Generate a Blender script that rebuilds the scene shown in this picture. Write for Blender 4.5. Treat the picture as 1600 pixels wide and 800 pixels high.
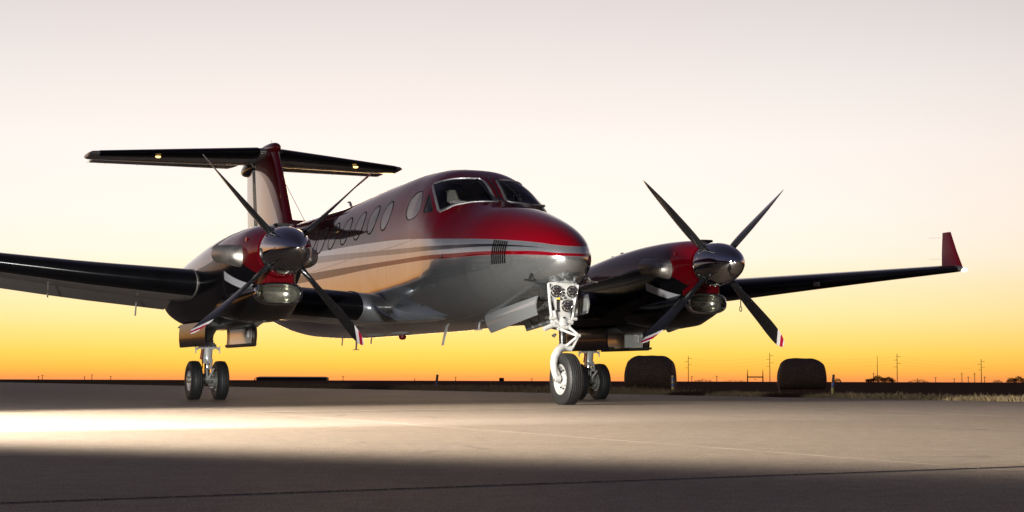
import bpy, bmesh, math, random
import numpy as np
from mathutils import Vector, Matrix
random.seed(7); rng = np.random.default_rng(7)
R = math.radians
scene = bpy.context.scene
for o in list(bpy.data.objects): bpy.data.objects.remove(o)
C = scene.collection

# ------------------------------------------------------------------ camera
F_PX = 2774.9                                   # focal length in pixels of a 1600 px wide frame
PITCH, ROLL, YAW = 0.0702, 0.0031, 0.4004
cam_d = bpy.data.cameras.new('camera'); cam = bpy.data.objects.new('camera', cam_d); C.objects.link(cam)
cam_d.sensor_width = 36.0; cam_d.lens = 36.0 * F_PX / 1600.0
cam_d.clip_start = 0.05; cam_d.clip_end = 20000
fw = Vector((0, math.cos(PITCH), math.sin(PITCH))); rt = Vector((1, 0, 0)); up = rt.cross(fw)
r2 = rt * math.cos(ROLL) + up * math.sin(ROLL); u2 = -rt * math.sin(ROLL) + up * math.cos(ROLL)
cam.matrix_world = Matrix(((r2.x, u2.x, -fw.x, 0), (r2.y, u2.y, -fw.y, 0), (r2.z, u2.z, -fw.z, 0.2463), (0, 0, 0, 1)))
scene.camera = cam
scene.render.resolution_x = 1024; scene.render.resolution_y = 512

# ------------------------------------------------------------------ sky, light, exposure
scene.view_settings.view_transform = 'Standard'; scene.view_settings.look = 'None'
scene.view_settings.exposure = 0.0; scene.view_settings.gamma = 1.0; scene.view_settings.use_curve_mapping = False
SUN_AZ = R(-4)                                  # sunset azimuth, measured from the view axis (+Y), negative = left
SUN_EL = R(0.6)

def lin(r, g, b, k=1.0):
    f = lambda c: (c / 255 / 12.92 if c / 255 <= 0.04045 else ((c / 255 + 0.055) / 1.055) ** 2.4) * k
    return (f(r), f(g), f(b), 1.0)

world = bpy.data.worlds.new('World'); scene.world = world; world.use_nodes = True
wt = world.node_tree; wt.nodes.clear()
def wn(t, **k):
    n = wt.nodes.new(t)
    for a, b in k.items(): setattr(n, a, b)
    return n
def wmath(op, a, b=None):
    n = wn('ShaderNodeMath', operation=op)
    for i, v in enumerate((a, b)):
        if v is None: continue
        if isinstance(v, (int, float)): n.inputs[i].default_value = v
        else: wt.links.new(v, n.inputs[i])
    return n.outputs[0]
def wramp(stops, fac):
    n = wn('ShaderNodeValToRGB'); el = n.color_ramp.elements
    while len(el) > 1: el.remove(el[-1])
    el[0].position = stops[0][0]; el[0].color = stops[0][1]
    for p, c in stops[1:]:
        e = el.new(p); e.color = c
    wt.links.new(fac, n.inputs[0]); return n.outputs[0]
tc = wn('ShaderNodeTexCoord'); sep = wn('ShaderNodeSeparateXYZ'); wt.links.new(tc.outputs['Generated'], sep.inputs[0])
elev = wmath('DIVIDE', wmath('ARCSINE', sep.outputs[2]), math.pi / 2)             # 0..1 over 0..90 degrees
fac = wmath('POWER', wmath('MAXIMUM', elev, 0.0), 0.5)                             # more room near the horizon
def P(deg): return math.sqrt(deg / 90.0)
sunset = [(0.0, lin(244, 150, 92)), (P(.12), lin(251, 165, 84)), (P(.45), lin(255, 197, 80)), (P(.9), lin(255, 218, 98)),
          (P(1.5), lin(255, 230, 136)), (P(2.2), lin(255, 240, 174)), (P(3.0), lin(255, 243, 199)), (P(4.0), lin(255, 250, 233)),
          (P(5.2), lin(255, 251, 244)), (P(7.5), lin(253, 248, 244)), (P(9.5), lin(243, 237, 234)), (P(12.3), lin(226, 219, 219)),
          (P(16), lin(166, 158, 166)), (P(22), lin(104, 100, 116)), (P(33), lin(74, 73, 98)), (P(55), lin(54, 51, 68)), (1.0, lin(44, 39, 47))]
flank = [(0.0, lin(220, 118, 68)), (P(.5), lin(244, 152, 80)), (P(1.5), lin(255, 174, 98)), (P(3.0), lin(254, 184, 120)), (P(4.5), lin(248, 188, 140)), (P(6.5), lin(234, 192, 166)), (P(10), lin(212, 196, 194)),
         (P(15), lin(144, 133, 142)), (P(22), lin(98, 94, 110)), (P(33), lin(73, 72, 97)), (P(55), lin(54, 51, 68)), (1.0, lin(44, 39, 47))]
away = [(0.0, lin(46, 37, 38)), (P(2), lin(52, 43, 45)), (P(6), lin(56, 47, 52)), (P(11), lin(62, 56, 70)), (P(18), lin(70, 69, 94)),
        (P(28), lin(70, 72, 102)), (P(45), lin(58, 57, 80)), (1.0, lin(44, 39, 47))]
cs, cf, ca = wramp(sunset, fac), wramp(flank, fac), wramp(away, fac)
# azimuth factor: cosine of the angle to the sunset
sx, sy = math.sin(SUN_AZ), math.cos(SUN_AZ)
hor = wmath('SQRT', wmath('ADD', wmath('MULTIPLY', sep.outputs[0], sep.outputs[0]), wmath('MULTIPLY', sep.outputs[1], sep.outputs[1])))
dotn = wmath('DIVIDE', wmath('ADD', wmath('MULTIPLY', sep.outputs[0], sx), wmath('MULTIPLY', sep.outputs[1], sy)), wmath('MAXIMUM', hor, 1e-4))
def wblend(lo, hi, c0, c1):
    m_ = wn('ShaderNodeMapRange', interpolation_type='SMOOTHSTEP'); wt.links.new(dotn, m_.inputs[0]); m_.inputs[1].default_value = lo; m_.inputs[2].default_value = hi
    x_ = wn('ShaderNodeMix', data_type='RGBA'); wt.links.new(m_.outputs[0], x_.inputs[0]); wt.links.new(c0, x_.inputs[6]); wt.links.new(c1, x_.inputs[7]); return x_.outputs[2]
skyc = wblend(.80, 1.0, wblend(-.6, .6, ca, cf), cs)
bg1 = wn('ShaderNodeBackground'); wt.links.new(skyc, bg1.inputs[0]); bg1.inputs[1].default_value = 0.965
sky = wn('ShaderNodeTexSky', sky_type='NISHITA'); sky.sun_disc = False; sky.sun_elevation = SUN_EL; sky.sun_rotation = SUN_AZ
bg2 = wn('ShaderNodeBackground'); wt.links.new(sky.outputs[0], bg2.inputs[0]); bg2.inputs[1].default_value = 0.015
addw = wn('ShaderNodeAddShader'); wt.links.new(bg1.outputs[0], addw.inputs[0]); wt.links.new(bg2.outputs[0], addw.inputs[1])
wo = wn('ShaderNodeOutputWorld'); wt.links.new(addw.outputs[0], wo.inputs[0])

# the last of the sun: a weak warm glow along the horizon behind the airplane
sd = bpy.data.lights.new('sun', 'SUN'); sd.energy = 0.25; sd.angle = R(12); sd.color = (1, .62, .3)
sun = bpy.data.objects.new('sun', sd); C.objects.link(sun)
sdir = Vector((sx * math.cos(R(3)), sy * math.cos(R(3)), math.sin(R(3))))
sun.rotation_euler = (-sdir).to_track_quat('-Z', 'Y').to_euler()

# the photographer's strobe, low on the apron off to the left: its beam is the pool of light on the concrete
ld = bpy.data.lights.new('strobe', 'SPOT'); ld.energy = 20500; ld.spot_size = R(82); ld.spot_blend = 0.34; ld.shadow_soft_size = 0.4; ld.color = (1, .92, .78)
strobe = bpy.data.objects.new('strobe', ld); C.objects.link(strobe); strobe.location = (-7.8, 8.95, 3.3)
strobe.rotation_euler = Vector((math.cos(R(15)), math.sin(R(15)), -0.20)).to_track_quat('-Z', 'Y').to_euler()

# and his second, small head beside the edge of the beam, just above the ground, that fills the wheels and the underside
lf = bpy.data.lights.new('strobe_fill', 'SPOT'); lf.energy = 8500; lf.spot_size = R(92); lf.spot_blend = .5; lf.shadow_soft_size = .15; lf.color = (1, .98, .94)
fill = bpy.data.objects.new('strobe_fill', lf); C.objects.link(fill); fill.location = (-3.7, 7.2, .55)
fill.rotation_euler = Vector((.26, 1, .22)).to_track_quat('-Z', 'Y').to_euler()

# ------------------------------------------------------------------ material helpers
class NT:
    def __init__(s, name):
        s.m = bpy.data.materials.new(name); s.m.use_nodes = True; s.t = s.m.node_tree; s.t.nodes.clear()
        s.out = s.t.nodes.new('ShaderNodeOutputMaterial'); s.b = s.t.nodes.new('ShaderNodeBsdfPrincipled'); s.t.links.new(s.b.outputs[0], s.out.inputs[0])
        s._oc = None
    def n(s, t, **k):
        n = s.t.nodes.new(t)
        for a, b in k.items(): setattr(n, a, b)
        return n
    def link(s, a, b): s.t.links.new(a, b)
    def obj(s):
        if s._oc is None: s._oc = s.n('ShaderNodeTexCoord').outputs['Object']
        return s._oc
    def xyz(s):
        x = s.n('ShaderNodeSeparateXYZ'); s.link(s.obj(), x.inputs[0]); return x.outputs
    def math(s, op, a, b=None, c=None):
        n = s.n('ShaderNodeMath', operation=op)
        for i, v in enumerate((a, b, c)):
            if v is None: continue
            if isinstance(v, (int, float)): n.inputs[i].default_value = v
            else: s.link(v, n.inputs[i])
        return n.outputs[0]
    def noise(s, scale, detail=3, rough=.55, vec=None, dim='3D'):
        n = s.n('ShaderNodeTexNoise', noise_dimensions=dim); n.inputs['Scale'].default_value = scale; n.inputs['Detail'].default_value = detail; n.inputs['Roughness'].default_value = rough
        s.link(vec if vec is not None else s.obj(), n.inputs['Vector']); return n.outputs[0]
    def mapping(s, scale=(1, 1, 1), rot=(0, 0, 0), loc=(0, 0, 0)):
        n = s.n('ShaderNodeMapping'); n.inputs['Scale'].default_value = scale; n.inputs['Rotation'].default_value = rot; n.inputs['Location'].default_value = loc
        s.link(s.obj(), n.inputs[0]); return n.outputs[0]
    def ramp(s, fac, stops, interp='LINEAR'):
        n = s.n('ShaderNodeValToRGB'); n.color_ramp.interpolation = interp; el = n.color_ramp.elements
        while len(el) > 1: el.remove(el[-1])
        el[0].position = stops[0][0]; el[0].color = (*stops[0][1], 1)
        for p, c in stops[1:]: el.new(p).color = (*c, 1)
        s.link(fac, n.inputs[0]); return n.outputs[0]
    def range(s, v, a, b, c=0., d=1.):
        n = s.n('ShaderNodeMapRange'); s.link(v, n.inputs[0])
        for i, q in enumerate((a, b, c, d)): n.inputs[i + 1].default_value = q
        return n.outputs[0]
    def mixc(s, fac, a, b, blend='MIX'):
        n = s.n('ShaderNodeMix', data_type='RGBA', blend_type=blend)
        for i, v in ((0, fac), (6, a), (7, b)):
            if isinstance(v, (int, float)): n.inputs[i].default_value = v
            elif isinstance(v, (tuple, list)): n.inputs[i].default_value = (*v[:3], 1)
            else: s.link(v, n.inputs[i])
        return n.outputs[2]
    def bump(s, h, strength=.2, dist=.01):
        n = s.n('ShaderNodeBump'); n.inputs['Strength'].default_value = strength; n.inputs['Distance'].default_value = dist; s.link(h, n.inputs['Height']); s.link(n.outputs[0], s.b.inputs['Normal']); return n
    def curve(s, v, pts, lo, hi):
        """piecewise-smooth function of v: pts = (x, y); x in [lo, hi] -> y (y kept within 0..4)"""
        n = s.n('ShaderNodeFloatCurve'); cu = n.mapping.curves[0]
        while len(cu.points) > 2: cu.points.remove(cu.points[1])
        q = [((x - lo) / (hi - lo), y / 4) for x, y in pts]
        cu.points[0].location = q[0]; cu.points[1].location = q[-1]
        for a in q[1:-1]: cu.points.new(*a)
        n.mapping.update(); s.link(s.range(v, lo, hi), n.inputs['Value'])
        return s.math('MULTIPLY', n.outputs[0], 4)
    def set(s, **k):
        names = dict(color='Base Color', metal='Metallic', rough='Roughness', coat='Coat Weight', coat_rough='Coat Roughness', ior='IOR', spec='Specular IOR Level', emit='Emission Color', estr='Emission Strength', alpha='Alpha', trans='Transmission Weight', sheen='Sheen Weight')
        for a, v in k.items():
            i = s.b.inputs[names[a]]
            if isinstance(v, (int, float)): i.default_value = v
            elif isinstance(v, (tuple, list)): i.default_value = (*v[:3], 1)
            else: s.link(v, i)
        return s

def simple(name, color, rough=.5, metal=0., coat=0., nscale=25, var=.15, bump=0., rvar=.1):
    t = NT(name); nz = t.noise(nscale, 4)
    a = tuple(c * (1 - var) for c in color); b = tuple(min(1, c * (1 + var)) for c in color)
    t.set(color=t.ramp(nz, [(.3, a), (.7, b)]), rough=t.range(nz, .3, .7, max(0, rough - rvar), min(1, rough + rvar)), metal=metal, coat=coat, coat_rough=.03)
    if bump: t.bump(t.noise(nscale * 6, 3), bump, .004)
    return t.m

RED = (.085, .0004, .003); SILVER = (.38, .405, .425); BLACK = (.003, .003, .004); GREY = (.06, .055, .05)

def ripple(t, strength=.05, dist=.02):
    """sheet-metal waviness: rows of rivets are too fine to see, the dents between frames are not"""
    h = t.math('ADD', t.math('MULTIPLY', t.noise(1.0, 2, vec=t.mapping((5.5, 1.4, 1.0))), 1.0), t.math('MULTIPLY', t.noise(9, 2), .12))
    n = t.n('ShaderNodeBump'); n.inputs['Strength'].default_value = strength; n.inputs['Distance'].default_value = dist
    t.link(h, n.inputs['Height']); t.link(n.outputs[0], t.b.inputs['Normal']); t.link(n.outputs[0], t.b.inputs['Coat Normal'])

def above(t, z, crv, soft=.0015): return t.range(t.math('SUBTRACT', z, crv), -soft, soft)

LIV = {  # (s, z) boundaries of the livery and a thin dark line on the fuselage
 'red':   [(0, 1.628), (.28, 1.632), (.35, 1.641), (.6, 1.686), (1.03, 1.738), (1.36, 1.768), (2, 1.814), (2.4, 1.84), (3.6, 1.915), (4.6, 1.95), (6, 1.98), (8, 2.0), (14, 2.0)],
 'pin_t': [(0, 1.60), (.46, 1.622), (.58, 1.64), (1.02, 1.69), (1.33, 1.715), (1.8, 1.737), (2.37, 1.759), (3.62, 1.807), (4.58, 1.842), (6.2, 1.905), (8, 1.96), (14, 2.1)],
 'pin_b': [(0, 1.60), (.46, 1.622), (.58, 1.635), (1.02, 1.67), (1.33, 1.687), (1.8, 1.699), (2.37, 1.71), (3.62, 1.745), (4.58, 1.778), (6.2, 1.82), (8, 1.85), (14, 1.9)],
 'low_t': [(0, 1.56), (.32, 1.566), (.56, 1.596), (.9, 1.617), (1.3, 1.636), (1.79, 1.646), (2.36, 1.658), (3.6, 1.677), (4.6, 1.69), (6, 1.706), (8, 1.715), (14, 1.73)],
 'low_b': [(0, 1.53), (.32, 1.533), (.56, 1.553), (.9, 1.574), (1.3, 1.592), (1.8, 1.597), (2.36, 1.607), (3.6, 1.622), (4.6, 1.625), (6, 1.61), (8, 1.6), (14, 1.6)],
 'dark_line': [(0, 1.95), (2.16, 1.919), (2.64, 1.895), (3.6, 1.853), (5.1, 1.81), (7.3, 1.718), (14, 1.4)],
}
def fuselage_paint():
    t = NT('fuselage_paint'); x, y, z = t.xyz(); s = t.math('MULTIPLY', x, -1)
    cv = {k: t.curve(s, v, 0, 14) for k, v in LIV.items()}
    m_red = above(t, z, cv['red'])
    m_pin = t.math('MULTIPLY', t.math('SUBTRACT', above(t, z, cv['pin_b']), above(t, z, cv['pin_t'])), 1)
    m_low = t.math('MULTIPLY', t.math('SUBTRACT', above(t, z, cv['low_b']), above(t, z, cv['low_t'])), 1)
    reds = t.math('MAXIMUM', m_red, m_low)
    flake = t.noise(2200, 1)
    streak = t.noise(1, 4, .6, t.mapping((9, 2, .8)))
    sil = t.mixc(t.range(streak, .45, .75), SILVER, tuple(c * .86 for c in SILVER))
    col = t.mixc(m_pin, t.mixc(reds, sil, RED), (.02, .02, .02))
    col = t.mixc(t.math('MULTIPLY', t.range(flake, .35, .65, 0, .14), t.math('SUBTRACT', 1, reds)), col, tuple(c * .3 for c in SILVER))
    ch_ = t.math('MULTIPLY', t.math('COMPARE', z, cv['dark_line'], .0045), t.range(s, 2.2, 2.5)); col = t.mixc(t.math('MULTIPLY', ch_, .85), col, (.03, .012, .012))  # thin dark line along the side, sinking aft
    # skin seams: thin dark gaps at frame stations (flat sealant lines)
    seams = None
    for st in (.56, 1.92, 4.0, 5.02, 6.1, 7.1, 8.1, 9.6):
        g = t.math('COMPARE', s, st, .0035)
        seams = g if seams is None else t.math('MAXIMUM', seams, g)
    col = t.mixc(t.math('MULTIPLY', seams, t.math('MULTIPLY', t.range(s, 2.5, 3.5, .40, .55), t.range(reds, 0, 1, .8, 0))), col, t.mixc(t.range(s, 2.5, 3.5), (.75, .75, .75), (.03, .03, .03)))
    for zz in (1.31, 2.04):                       # lap joints running fore and aft
        g = t.math('MULTIPLY', t.math('COMPARE', z, zz, .0028), t.range(s, 2.4, 2.6)); col = t.mixc(t.math('MULTIPLY', g, .35), col, (.05, .05, .05))
    metal = t.range(reds, 0, 1, .88, .12)
    t.set(spec=t.range(reds, 0, 1, .15, .0), color=col, metal=metal, rough=t.range(reds, 0, 1, .17, .30), coat=1.0, coat_rough=.015); t.b.inputs['Coat IOR'].default_value = 1.5
    ripple(t, .05, .03)
    return t.m

M = {}
M['fuselage'] = fuselage_paint()
def paint(name, col, metal=.45, rough=.32, coat=1.0):
    t = NT(name); f = t.noise(1800, 1)
    t.set(spec=.12, color=t.mixc(t.range(f, .35, .65, 0, .12), col, tuple(min(1, c * 1.6 + .004) for c in col)), metal=metal, rough=rough, coat=coat, coat_rough=.02); ripple(t, .025, .02); return t.m
M['red'] = paint('red_paint', RED, .15); M['silver'] = paint('silver_paint', SILVER, .75, .3); M['black'] = paint('black_paint', BLACK, 0, .25, .28)
M['wing_grey'] = paint('wing_grey_paint', (.19, .18, .165), .3, .35, .6)
M['boot'] = simple('deice_rubber', (.004, .004, .005), .2, 0, .0, 3, .2, 0, .02); M['boot'].node_tree.nodes['Principled BSDF'].inputs['Specular IOR Level'].default_value = .14
M['chrome'] = simple('polished_metal', (.50, .50, .53), .04, 1, 0, 3, .03, 0, .015)
M['steel'] = simple('exhaust_steel', (.42, .395, .35), .40, .9, 0, 9, .2, .03)
M['white'] = simple('white_gear_paint', (.32, .32, .315), .38, 0, .4, 22, .12, .02)
M['dirty'] = simple('hydraulic_grey', (.24, .24, .23), .42, .5, 0, 30, .35, .05)
M['slot'] = simple('vent_shadow', (.002, .002, .002), .9); M['slot'].node_tree.nodes['Principled BSDF'].inputs['Specular IOR Level'].default_value = 0
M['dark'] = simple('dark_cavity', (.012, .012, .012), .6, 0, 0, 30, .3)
M['tyre'] = simple('tyre_rubber', (.009, .009, .0095), .6, 0, 0, 40, .25, .12)
M['alloy'] = simple('brake_alloy', (.42, .42, .38), .35, .85, 0, 60, .35, .05)
M['brass'] = simple('copper_line', (.45, .2, .07), .4, .9)
M['interior'] = simple('cockpit_trim', (.13, .125, .125), .6)
M['lining'] = simple('cabin_lining', (.85, .82, .76), .7)
M['frame'] = simple('bare_metal_frame', (.26, .26, .27), .42, .6, 0, 20, .1)
M['seat'] = simple('seat_leather', (.030, .034, .045), .5, 0, 0, 30, .2, .1)
M['glossblack'] = simple('gloss_black', (.008, .008, .008), .2, 0, .5)
M['shade'] = None
t = NT('window_acrylic'); nz = t.noise(3, 2)
t.set(color=t.ramp(nz, [(.3, (.19, .16, .162)), (.7, (.27, .235, .23))]), rough=.06, coat=1, coat_rough=.01, spec=.6); M['shade'] = t.m
t = NT('two_tone_pane'); q_ = t.xyz(); t.set(color=t.mixc(t.range(q_[0], -3.30, -3.20), (.42, .37, .32), (.16, .135, .14)), rough=.08, coat=1, coat_rough=.01); M['side_pane'] = t.m  # pane colour paler in the aft half, darker in the forward half
for m_ in (M['shade'], M['side_pane']):
    T_ = m_.node_tree; tb = T_.nodes.new('ShaderNodeBsdfTransparent'); tb.inputs[0].default_value = (.9, .88, .86, 1); mx = T_.nodes.new('ShaderNodeMixShader'); mx.inputs[0].default_value = .35
    pb = T_.nodes['Principled BSDF']; T_.links.new(pb.outputs[0], mx.inputs[1]); T_.links.new(tb.outputs[0], mx.inputs[2]); T_.links.new(mx.outputs[0], T_.nodes['Material Output'].inputs[0])
t = NT('windshield_glass')
tr = t.n('ShaderNodeBsdfTransparent'); tr.inputs[0].default_value = (.86, .91, .88, 1); gl = t.n('ShaderNodeBsdfGlossy'); gl.inputs['Roughness'].default_value = .01
fr = t.n('ShaderNodeFresnel'); fr.inputs[0].default_value = 1.5; mx = t.n('ShaderNodeMixShader')
sm_ = t.noise(5, 3); t.link(t.math('ADD', t.math('MULTIPLY', fr.outputs[0], 1.0), t.math('MULTIPLY', sm_, .02)), mx.inputs[0])
t.link(tr.outputs[0], mx.inputs[1]); t.link(gl.outputs[0], mx.inputs[2]); t.link(mx.outputs[0], t.out.inputs[0]); M['glass'] = t.m
def emit(name, col, k):
    t = NT(name); t.set(color=(.8, .8, .8), emit=col, estr=k, rough=.2); return t.m
M['tail_lamp'] = emit('lit_tail_lamp', (1, .60, .16), 3.2); M['nav_lamp'] = emit('lit_wingtip_lamp', (1, .93, .8), 9)
M['throat'] = simple('intake_metal', (.30, .30, .25), .22, .85, 0, 5, .2)
t = NT('lamp_lens'); v = t.n('ShaderNodeTexVoronoi'); v.inputs['Scale'].default_value = 70; t.link(t.obj(), v.inputs[0])
t.set(color=t.ramp(v.outputs[0], [(.1, (.62, .6, .55)), (.55, (.1, .1, .1))]), rough=.12, metal=.5, coat=1); M['lens'] = t.m

# ------------------------------------------------------------------ mesh helpers
def obj(name, verts, faces, mat, parent=None, sharp=35, smooth=True):
    me = bpy.data.meshes.new(name); me.from_pydata([tuple(map(float, v)) for v in verts], [], [tuple(map(int, f)) for f in faces])
    if mat is not None:
        for mm in (mat if isinstance(mat, (list, tuple)) else [mat]): me.materials.append(mm)
    me.validate(); bm = bmesh.new(); bm.from_mesh(me); bmesh.ops.recalc_face_normals(bm, faces=bm.faces); bm.to_mesh(me); bm.free()
    if smooth:
        me.polygons.foreach_set('use_smooth', [True] * len(me.polygons)); me.set_sharp_from_angle(angle=R(sharp))
    o = bpy.data.objects.new(name, me); C.objects.link(o)
    if parent is not None: o.parent = parent
    return o
class MB:
    """collects shapes into one mesh"""
    def __init__(s): s.v = []; s.f = []
    def add(s, v, f):
        k = len(s.v); s.v += [tuple(p) for p in v]; s.f += [tuple(i + k for i in q) for q in f]; return s
    def grid(s, rows, closed=True, cap0=False, cap1=False):
        n = len(rows[0]); m = len(rows); v = [p for r in rows for p in r]; f = []
        for i in range(m - 1):
            for j in range(n if closed else n - 1):
                a, b = i * n + j, i * n + (j + 1) % n; f.append((a, b, b + n, a + n))
        if cap0: f.append(tuple(range(n))[::-1])
        if cap1: f.append(tuple(range((m - 1) * n, m * n)))
        return s.add(v, f)
    def box(s, c, d, rot=None, bev=0.0):
        c = Vector(c); d = Vector(d) / 2; Rm = rot or Matrix.Identity(3)
        if bev <= 0:
            v = [c + Rm @ Vector((sx * d.x, sy * d.y, sz * d.z)) for sx in (-1, 1) for sy in (-1, 1) for sz in (-1, 1)]
            return s.add(v, [(0, 1, 3, 2), (4, 6, 7, 5), (0, 4, 5, 1), (2, 3, 7, 6), (0, 2, 6, 4), (1, 5, 7, 3)])
        bm = bmesh.new(); bmesh.ops.create_cube(bm, size=1)
        for q in bm.verts: q.co = Vector((q.co.x * 2 * d.x, q.co.y * 2 * d.y, q.co.z * 2 * d.z))
        bmesh.ops.bevel(bm, geom=bm.edges[:], offset=bev, segments=2, affect='EDGES')
        bm.verts.index_update(); v = [c + Rm @ q.co for q in bm.verts]; f = [[q.index for q in fc.verts] for fc in bm.faces]; bm.free()
        return s.add(v, f)
    def tube(s, pts, rad, n=12, caps=True):
        pts = [Vector(p) for p in pts]; rad = rad if isinstance(rad, (list, tuple)) else [rad] * len(pts); rows = []; ref = None
        for i, p in enumerate(pts):
            d = (pts[min(i + 1, len(pts) - 1)] - pts[max(i - 1, 0)]).normalized()
            if ref is None: ref = d.orthogonal().normalized()
            ref = (ref - d * ref.dot(d)).normalized(); b = d.cross(ref)
            rows.append([p + (ref * math.cos(2 * math.pi * k / n) + b * math.sin(2 * math.pi * k / n)) * rad[i] for k in range(n)])
        return s.grid(rows, True, caps, caps)
    def lathe(s, prof, o, axis, n=32, caps=False):
        """prof: (distance along axis, radius)"""
        o = Vector(o); a = Vector(axis).normalized(); u = a.orthogonal().normalized(); w = a.cross(u)
        rows = [[o + a * t + (u * math.cos(2 * math.pi * k / n) + w * math.sin(2 * math.pi * k / n)) * max(r, 1e-4) for k in range(n)] for t, r in prof]
        return s.grid(rows, True, caps, caps)
    def build(s, name, mat, parent=None, sharp=35, smooth=True): return obj(name, s.v, s.f, mat, parent, sharp, smooth)

def pchip(x, y):
    x = np.asarray(x, float); y = np.asarray(y, float); h = np.diff(x); d = np.diff(y) / h; m = np.zeros_like(y)
    m[0], m[-1] = d[0], d[-1]
    for i in range(1, len(x) - 1):
        if d[i - 1] * d[i] > 0:
            a, b = 2 * h[i] + h[i - 1], h[i] + 2 * h[i - 1]; m[i] = (a + b) / (a / d[i - 1] + b / d[i])
    def f(q):
        q = np.clip(q, x[0], x[-1]); i = np.clip(np.searchsorted(x, q) - 1, 0, len(x) - 2); t = (q - x[i]) / h[i]
        return (2 * t**3 - 3 * t**2 + 1) * y[i] + (t**3 - 2 * t**2 + t) * h[i] * m[i] + (-2 * t**3 + 3 * t**2) * y[i + 1] + (t**3 - t**2) * h[i] * m[i + 1]
    return f
def L(s, y, z): return Vector((-s, y, z))        # plane coordinates (s metres aft of the nose, y to port, z up) -> local

def thing(name, label, cat, loc=(0, 0, 0), rz=0, group=None):
    o = bpy.data.objects.new(name, None); C.objects.link(o); o.location = loc; o.rotation_euler = (0, 0, rz); o.empty_display_size = .3
    return tag(o, label, cat, group)
def tag(o, label, cat, group=None):
    o['label'] = label; o['category'] = cat
    if group: o['group'] = group
    return o
def struct(o, kind='structure', label=None):
    o['kind'] = kind
    if label: o['label'] = label
    return o

# ------------------------------------------------------------------ the apron, field, grass
def ground_px(x, y):
    """point on the ground seen at a pixel of the 1600 x 800 photograph"""
    d = fw + r2 * ((x - 800) / F_PX) - u2 * ((y - 400) / F_PX); k = -0.2463 / d.z; return Vector((d.x * k, d.y * k))
mt = NT('field_soil'); n1 = mt.noise(.35, 6, .65); n2 = mt.noise(6, 4)
mt.set(spec=0.0, color=mt.mixc(n2, mt.ramp(n1, [(.3, (.11, .066, .048)), (.55, (.16, .098, .068)), (.75, (.21, .13, .09))]), (.13, .08, .055)), rough=1.0)
M['soil'] = mt.m
gr = MB(); S = 9000
gr.add([(-S, -S, -.05), (S, -S, -.05), (S, S, -.05), (-S, S, -.05)], [(0, 1, 2, 3)])
struct(gr.build('field', M['soil'], None, smooth=False), label='dark bare field stretching flat to the horizon')

ct = NT('concrete')
a = ct.noise(.35, 5, .6); b = ct.noise(40, 4, .65); c = ct.noise(320, 2); st = ct.noise(1.0, 5, .6, ct.mapping((.25, 2.2, 1), (0, 0, R(-21))))
base = ct.ramp(b, [(.25, (.185, .138, .098)), (.55, (.265, .202, .148)), (.8, (.345, .268, .20))])
base = ct.mixc(ct.range(a, .35, .7, 0, .45), base, (.22, .175, .15)); base = ct.mixc(ct.range(st, .52, .72, 0, .5), base, (.15, .12, .105))
c2 = ct.noise(170, 1, .6); base = ct.mixc(ct.range(c2, .54, .60, 0, .7), base, (.66, .55, .44)); base = ct.mixc(ct.range(c, .46, .40, 0, .8), base, (.05, .036, .028))
e = ct.noise(11, 8, .8); base = ct.mixc(ct.range(e, .42, .62, 0, .6), base, (.15, .115, .09))
vo = ct.n('ShaderNodeTexVoronoi', feature='DISTANCE_TO_EDGE'); vo.inputs['Scale'].default_value = .33; wp = ct.n('ShaderNodeVectorMath', operation='ADD'); wq = ct.n('ShaderNodeTexNoise'); wq.inputs['Scale'].default_value = 1.3; wq.inputs['Detail'].default_value = 5
ct.link(ct.obj(), wq.inputs['Vector']); ct.link(ct.obj(), wp.inputs[0]); ct.link(wq.outputs['Color'], wp.inputs[1]); ct.link(wp.outputs[0], vo.inputs['Vector'])
crk = ct.math('MULTIPLY', ct.range(vo.outputs['Distance'], .002, .006, 1, 0), ct.range(ct.noise(.5, 2, .5, ct.mapping((1, 1, 1), (0, 0, 0), (3, 11, 0))), .5, .6)); base = ct.mixc(ct.math('MULTIPLY', crk, .7), base, (.05, .04, .032))
oil = ct.noise(.9, 4, .5, ct.mapping((1, 1, 1), (0, 0, 0), (31, 7, 0))); base = ct.mixc(ct.range(oil, .66, .74, 0, .55), base, (.06, .045, .036))
mk = ct.noise(1.0, 3, .5, ct.mapping((.06, 5.5, 1), (0, 0, R(-69)))); base = ct.mixc(ct.range(mk, .62, .72, 0, .35), base, (.07, .055, .045))
ct.set(color=base, rough=ct.range(a, .3, .7, .58, .74), spec=.32); ct.bump(ct.math('ADD', ct.math('ADD', b, ct.math('MULTIPLY', c, .4)), ct.math('MULTIPLY', e, 1.5)), .55, .008); M['concrete'] = ct.m
M['sealant'] = simple('joint_sealant', (.012, .010, .010), .7)
ltm = NT('pale_line'); q = ltm.noise(30, 4); ltm.set(color=ltm.ramp(q, [(.35, (.2, .17, .14)), (.6, (.5, .45, .36))]), rough=.7); M['line'] = ltm.m  # mottled pale colour for the thin lines on the apron

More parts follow.
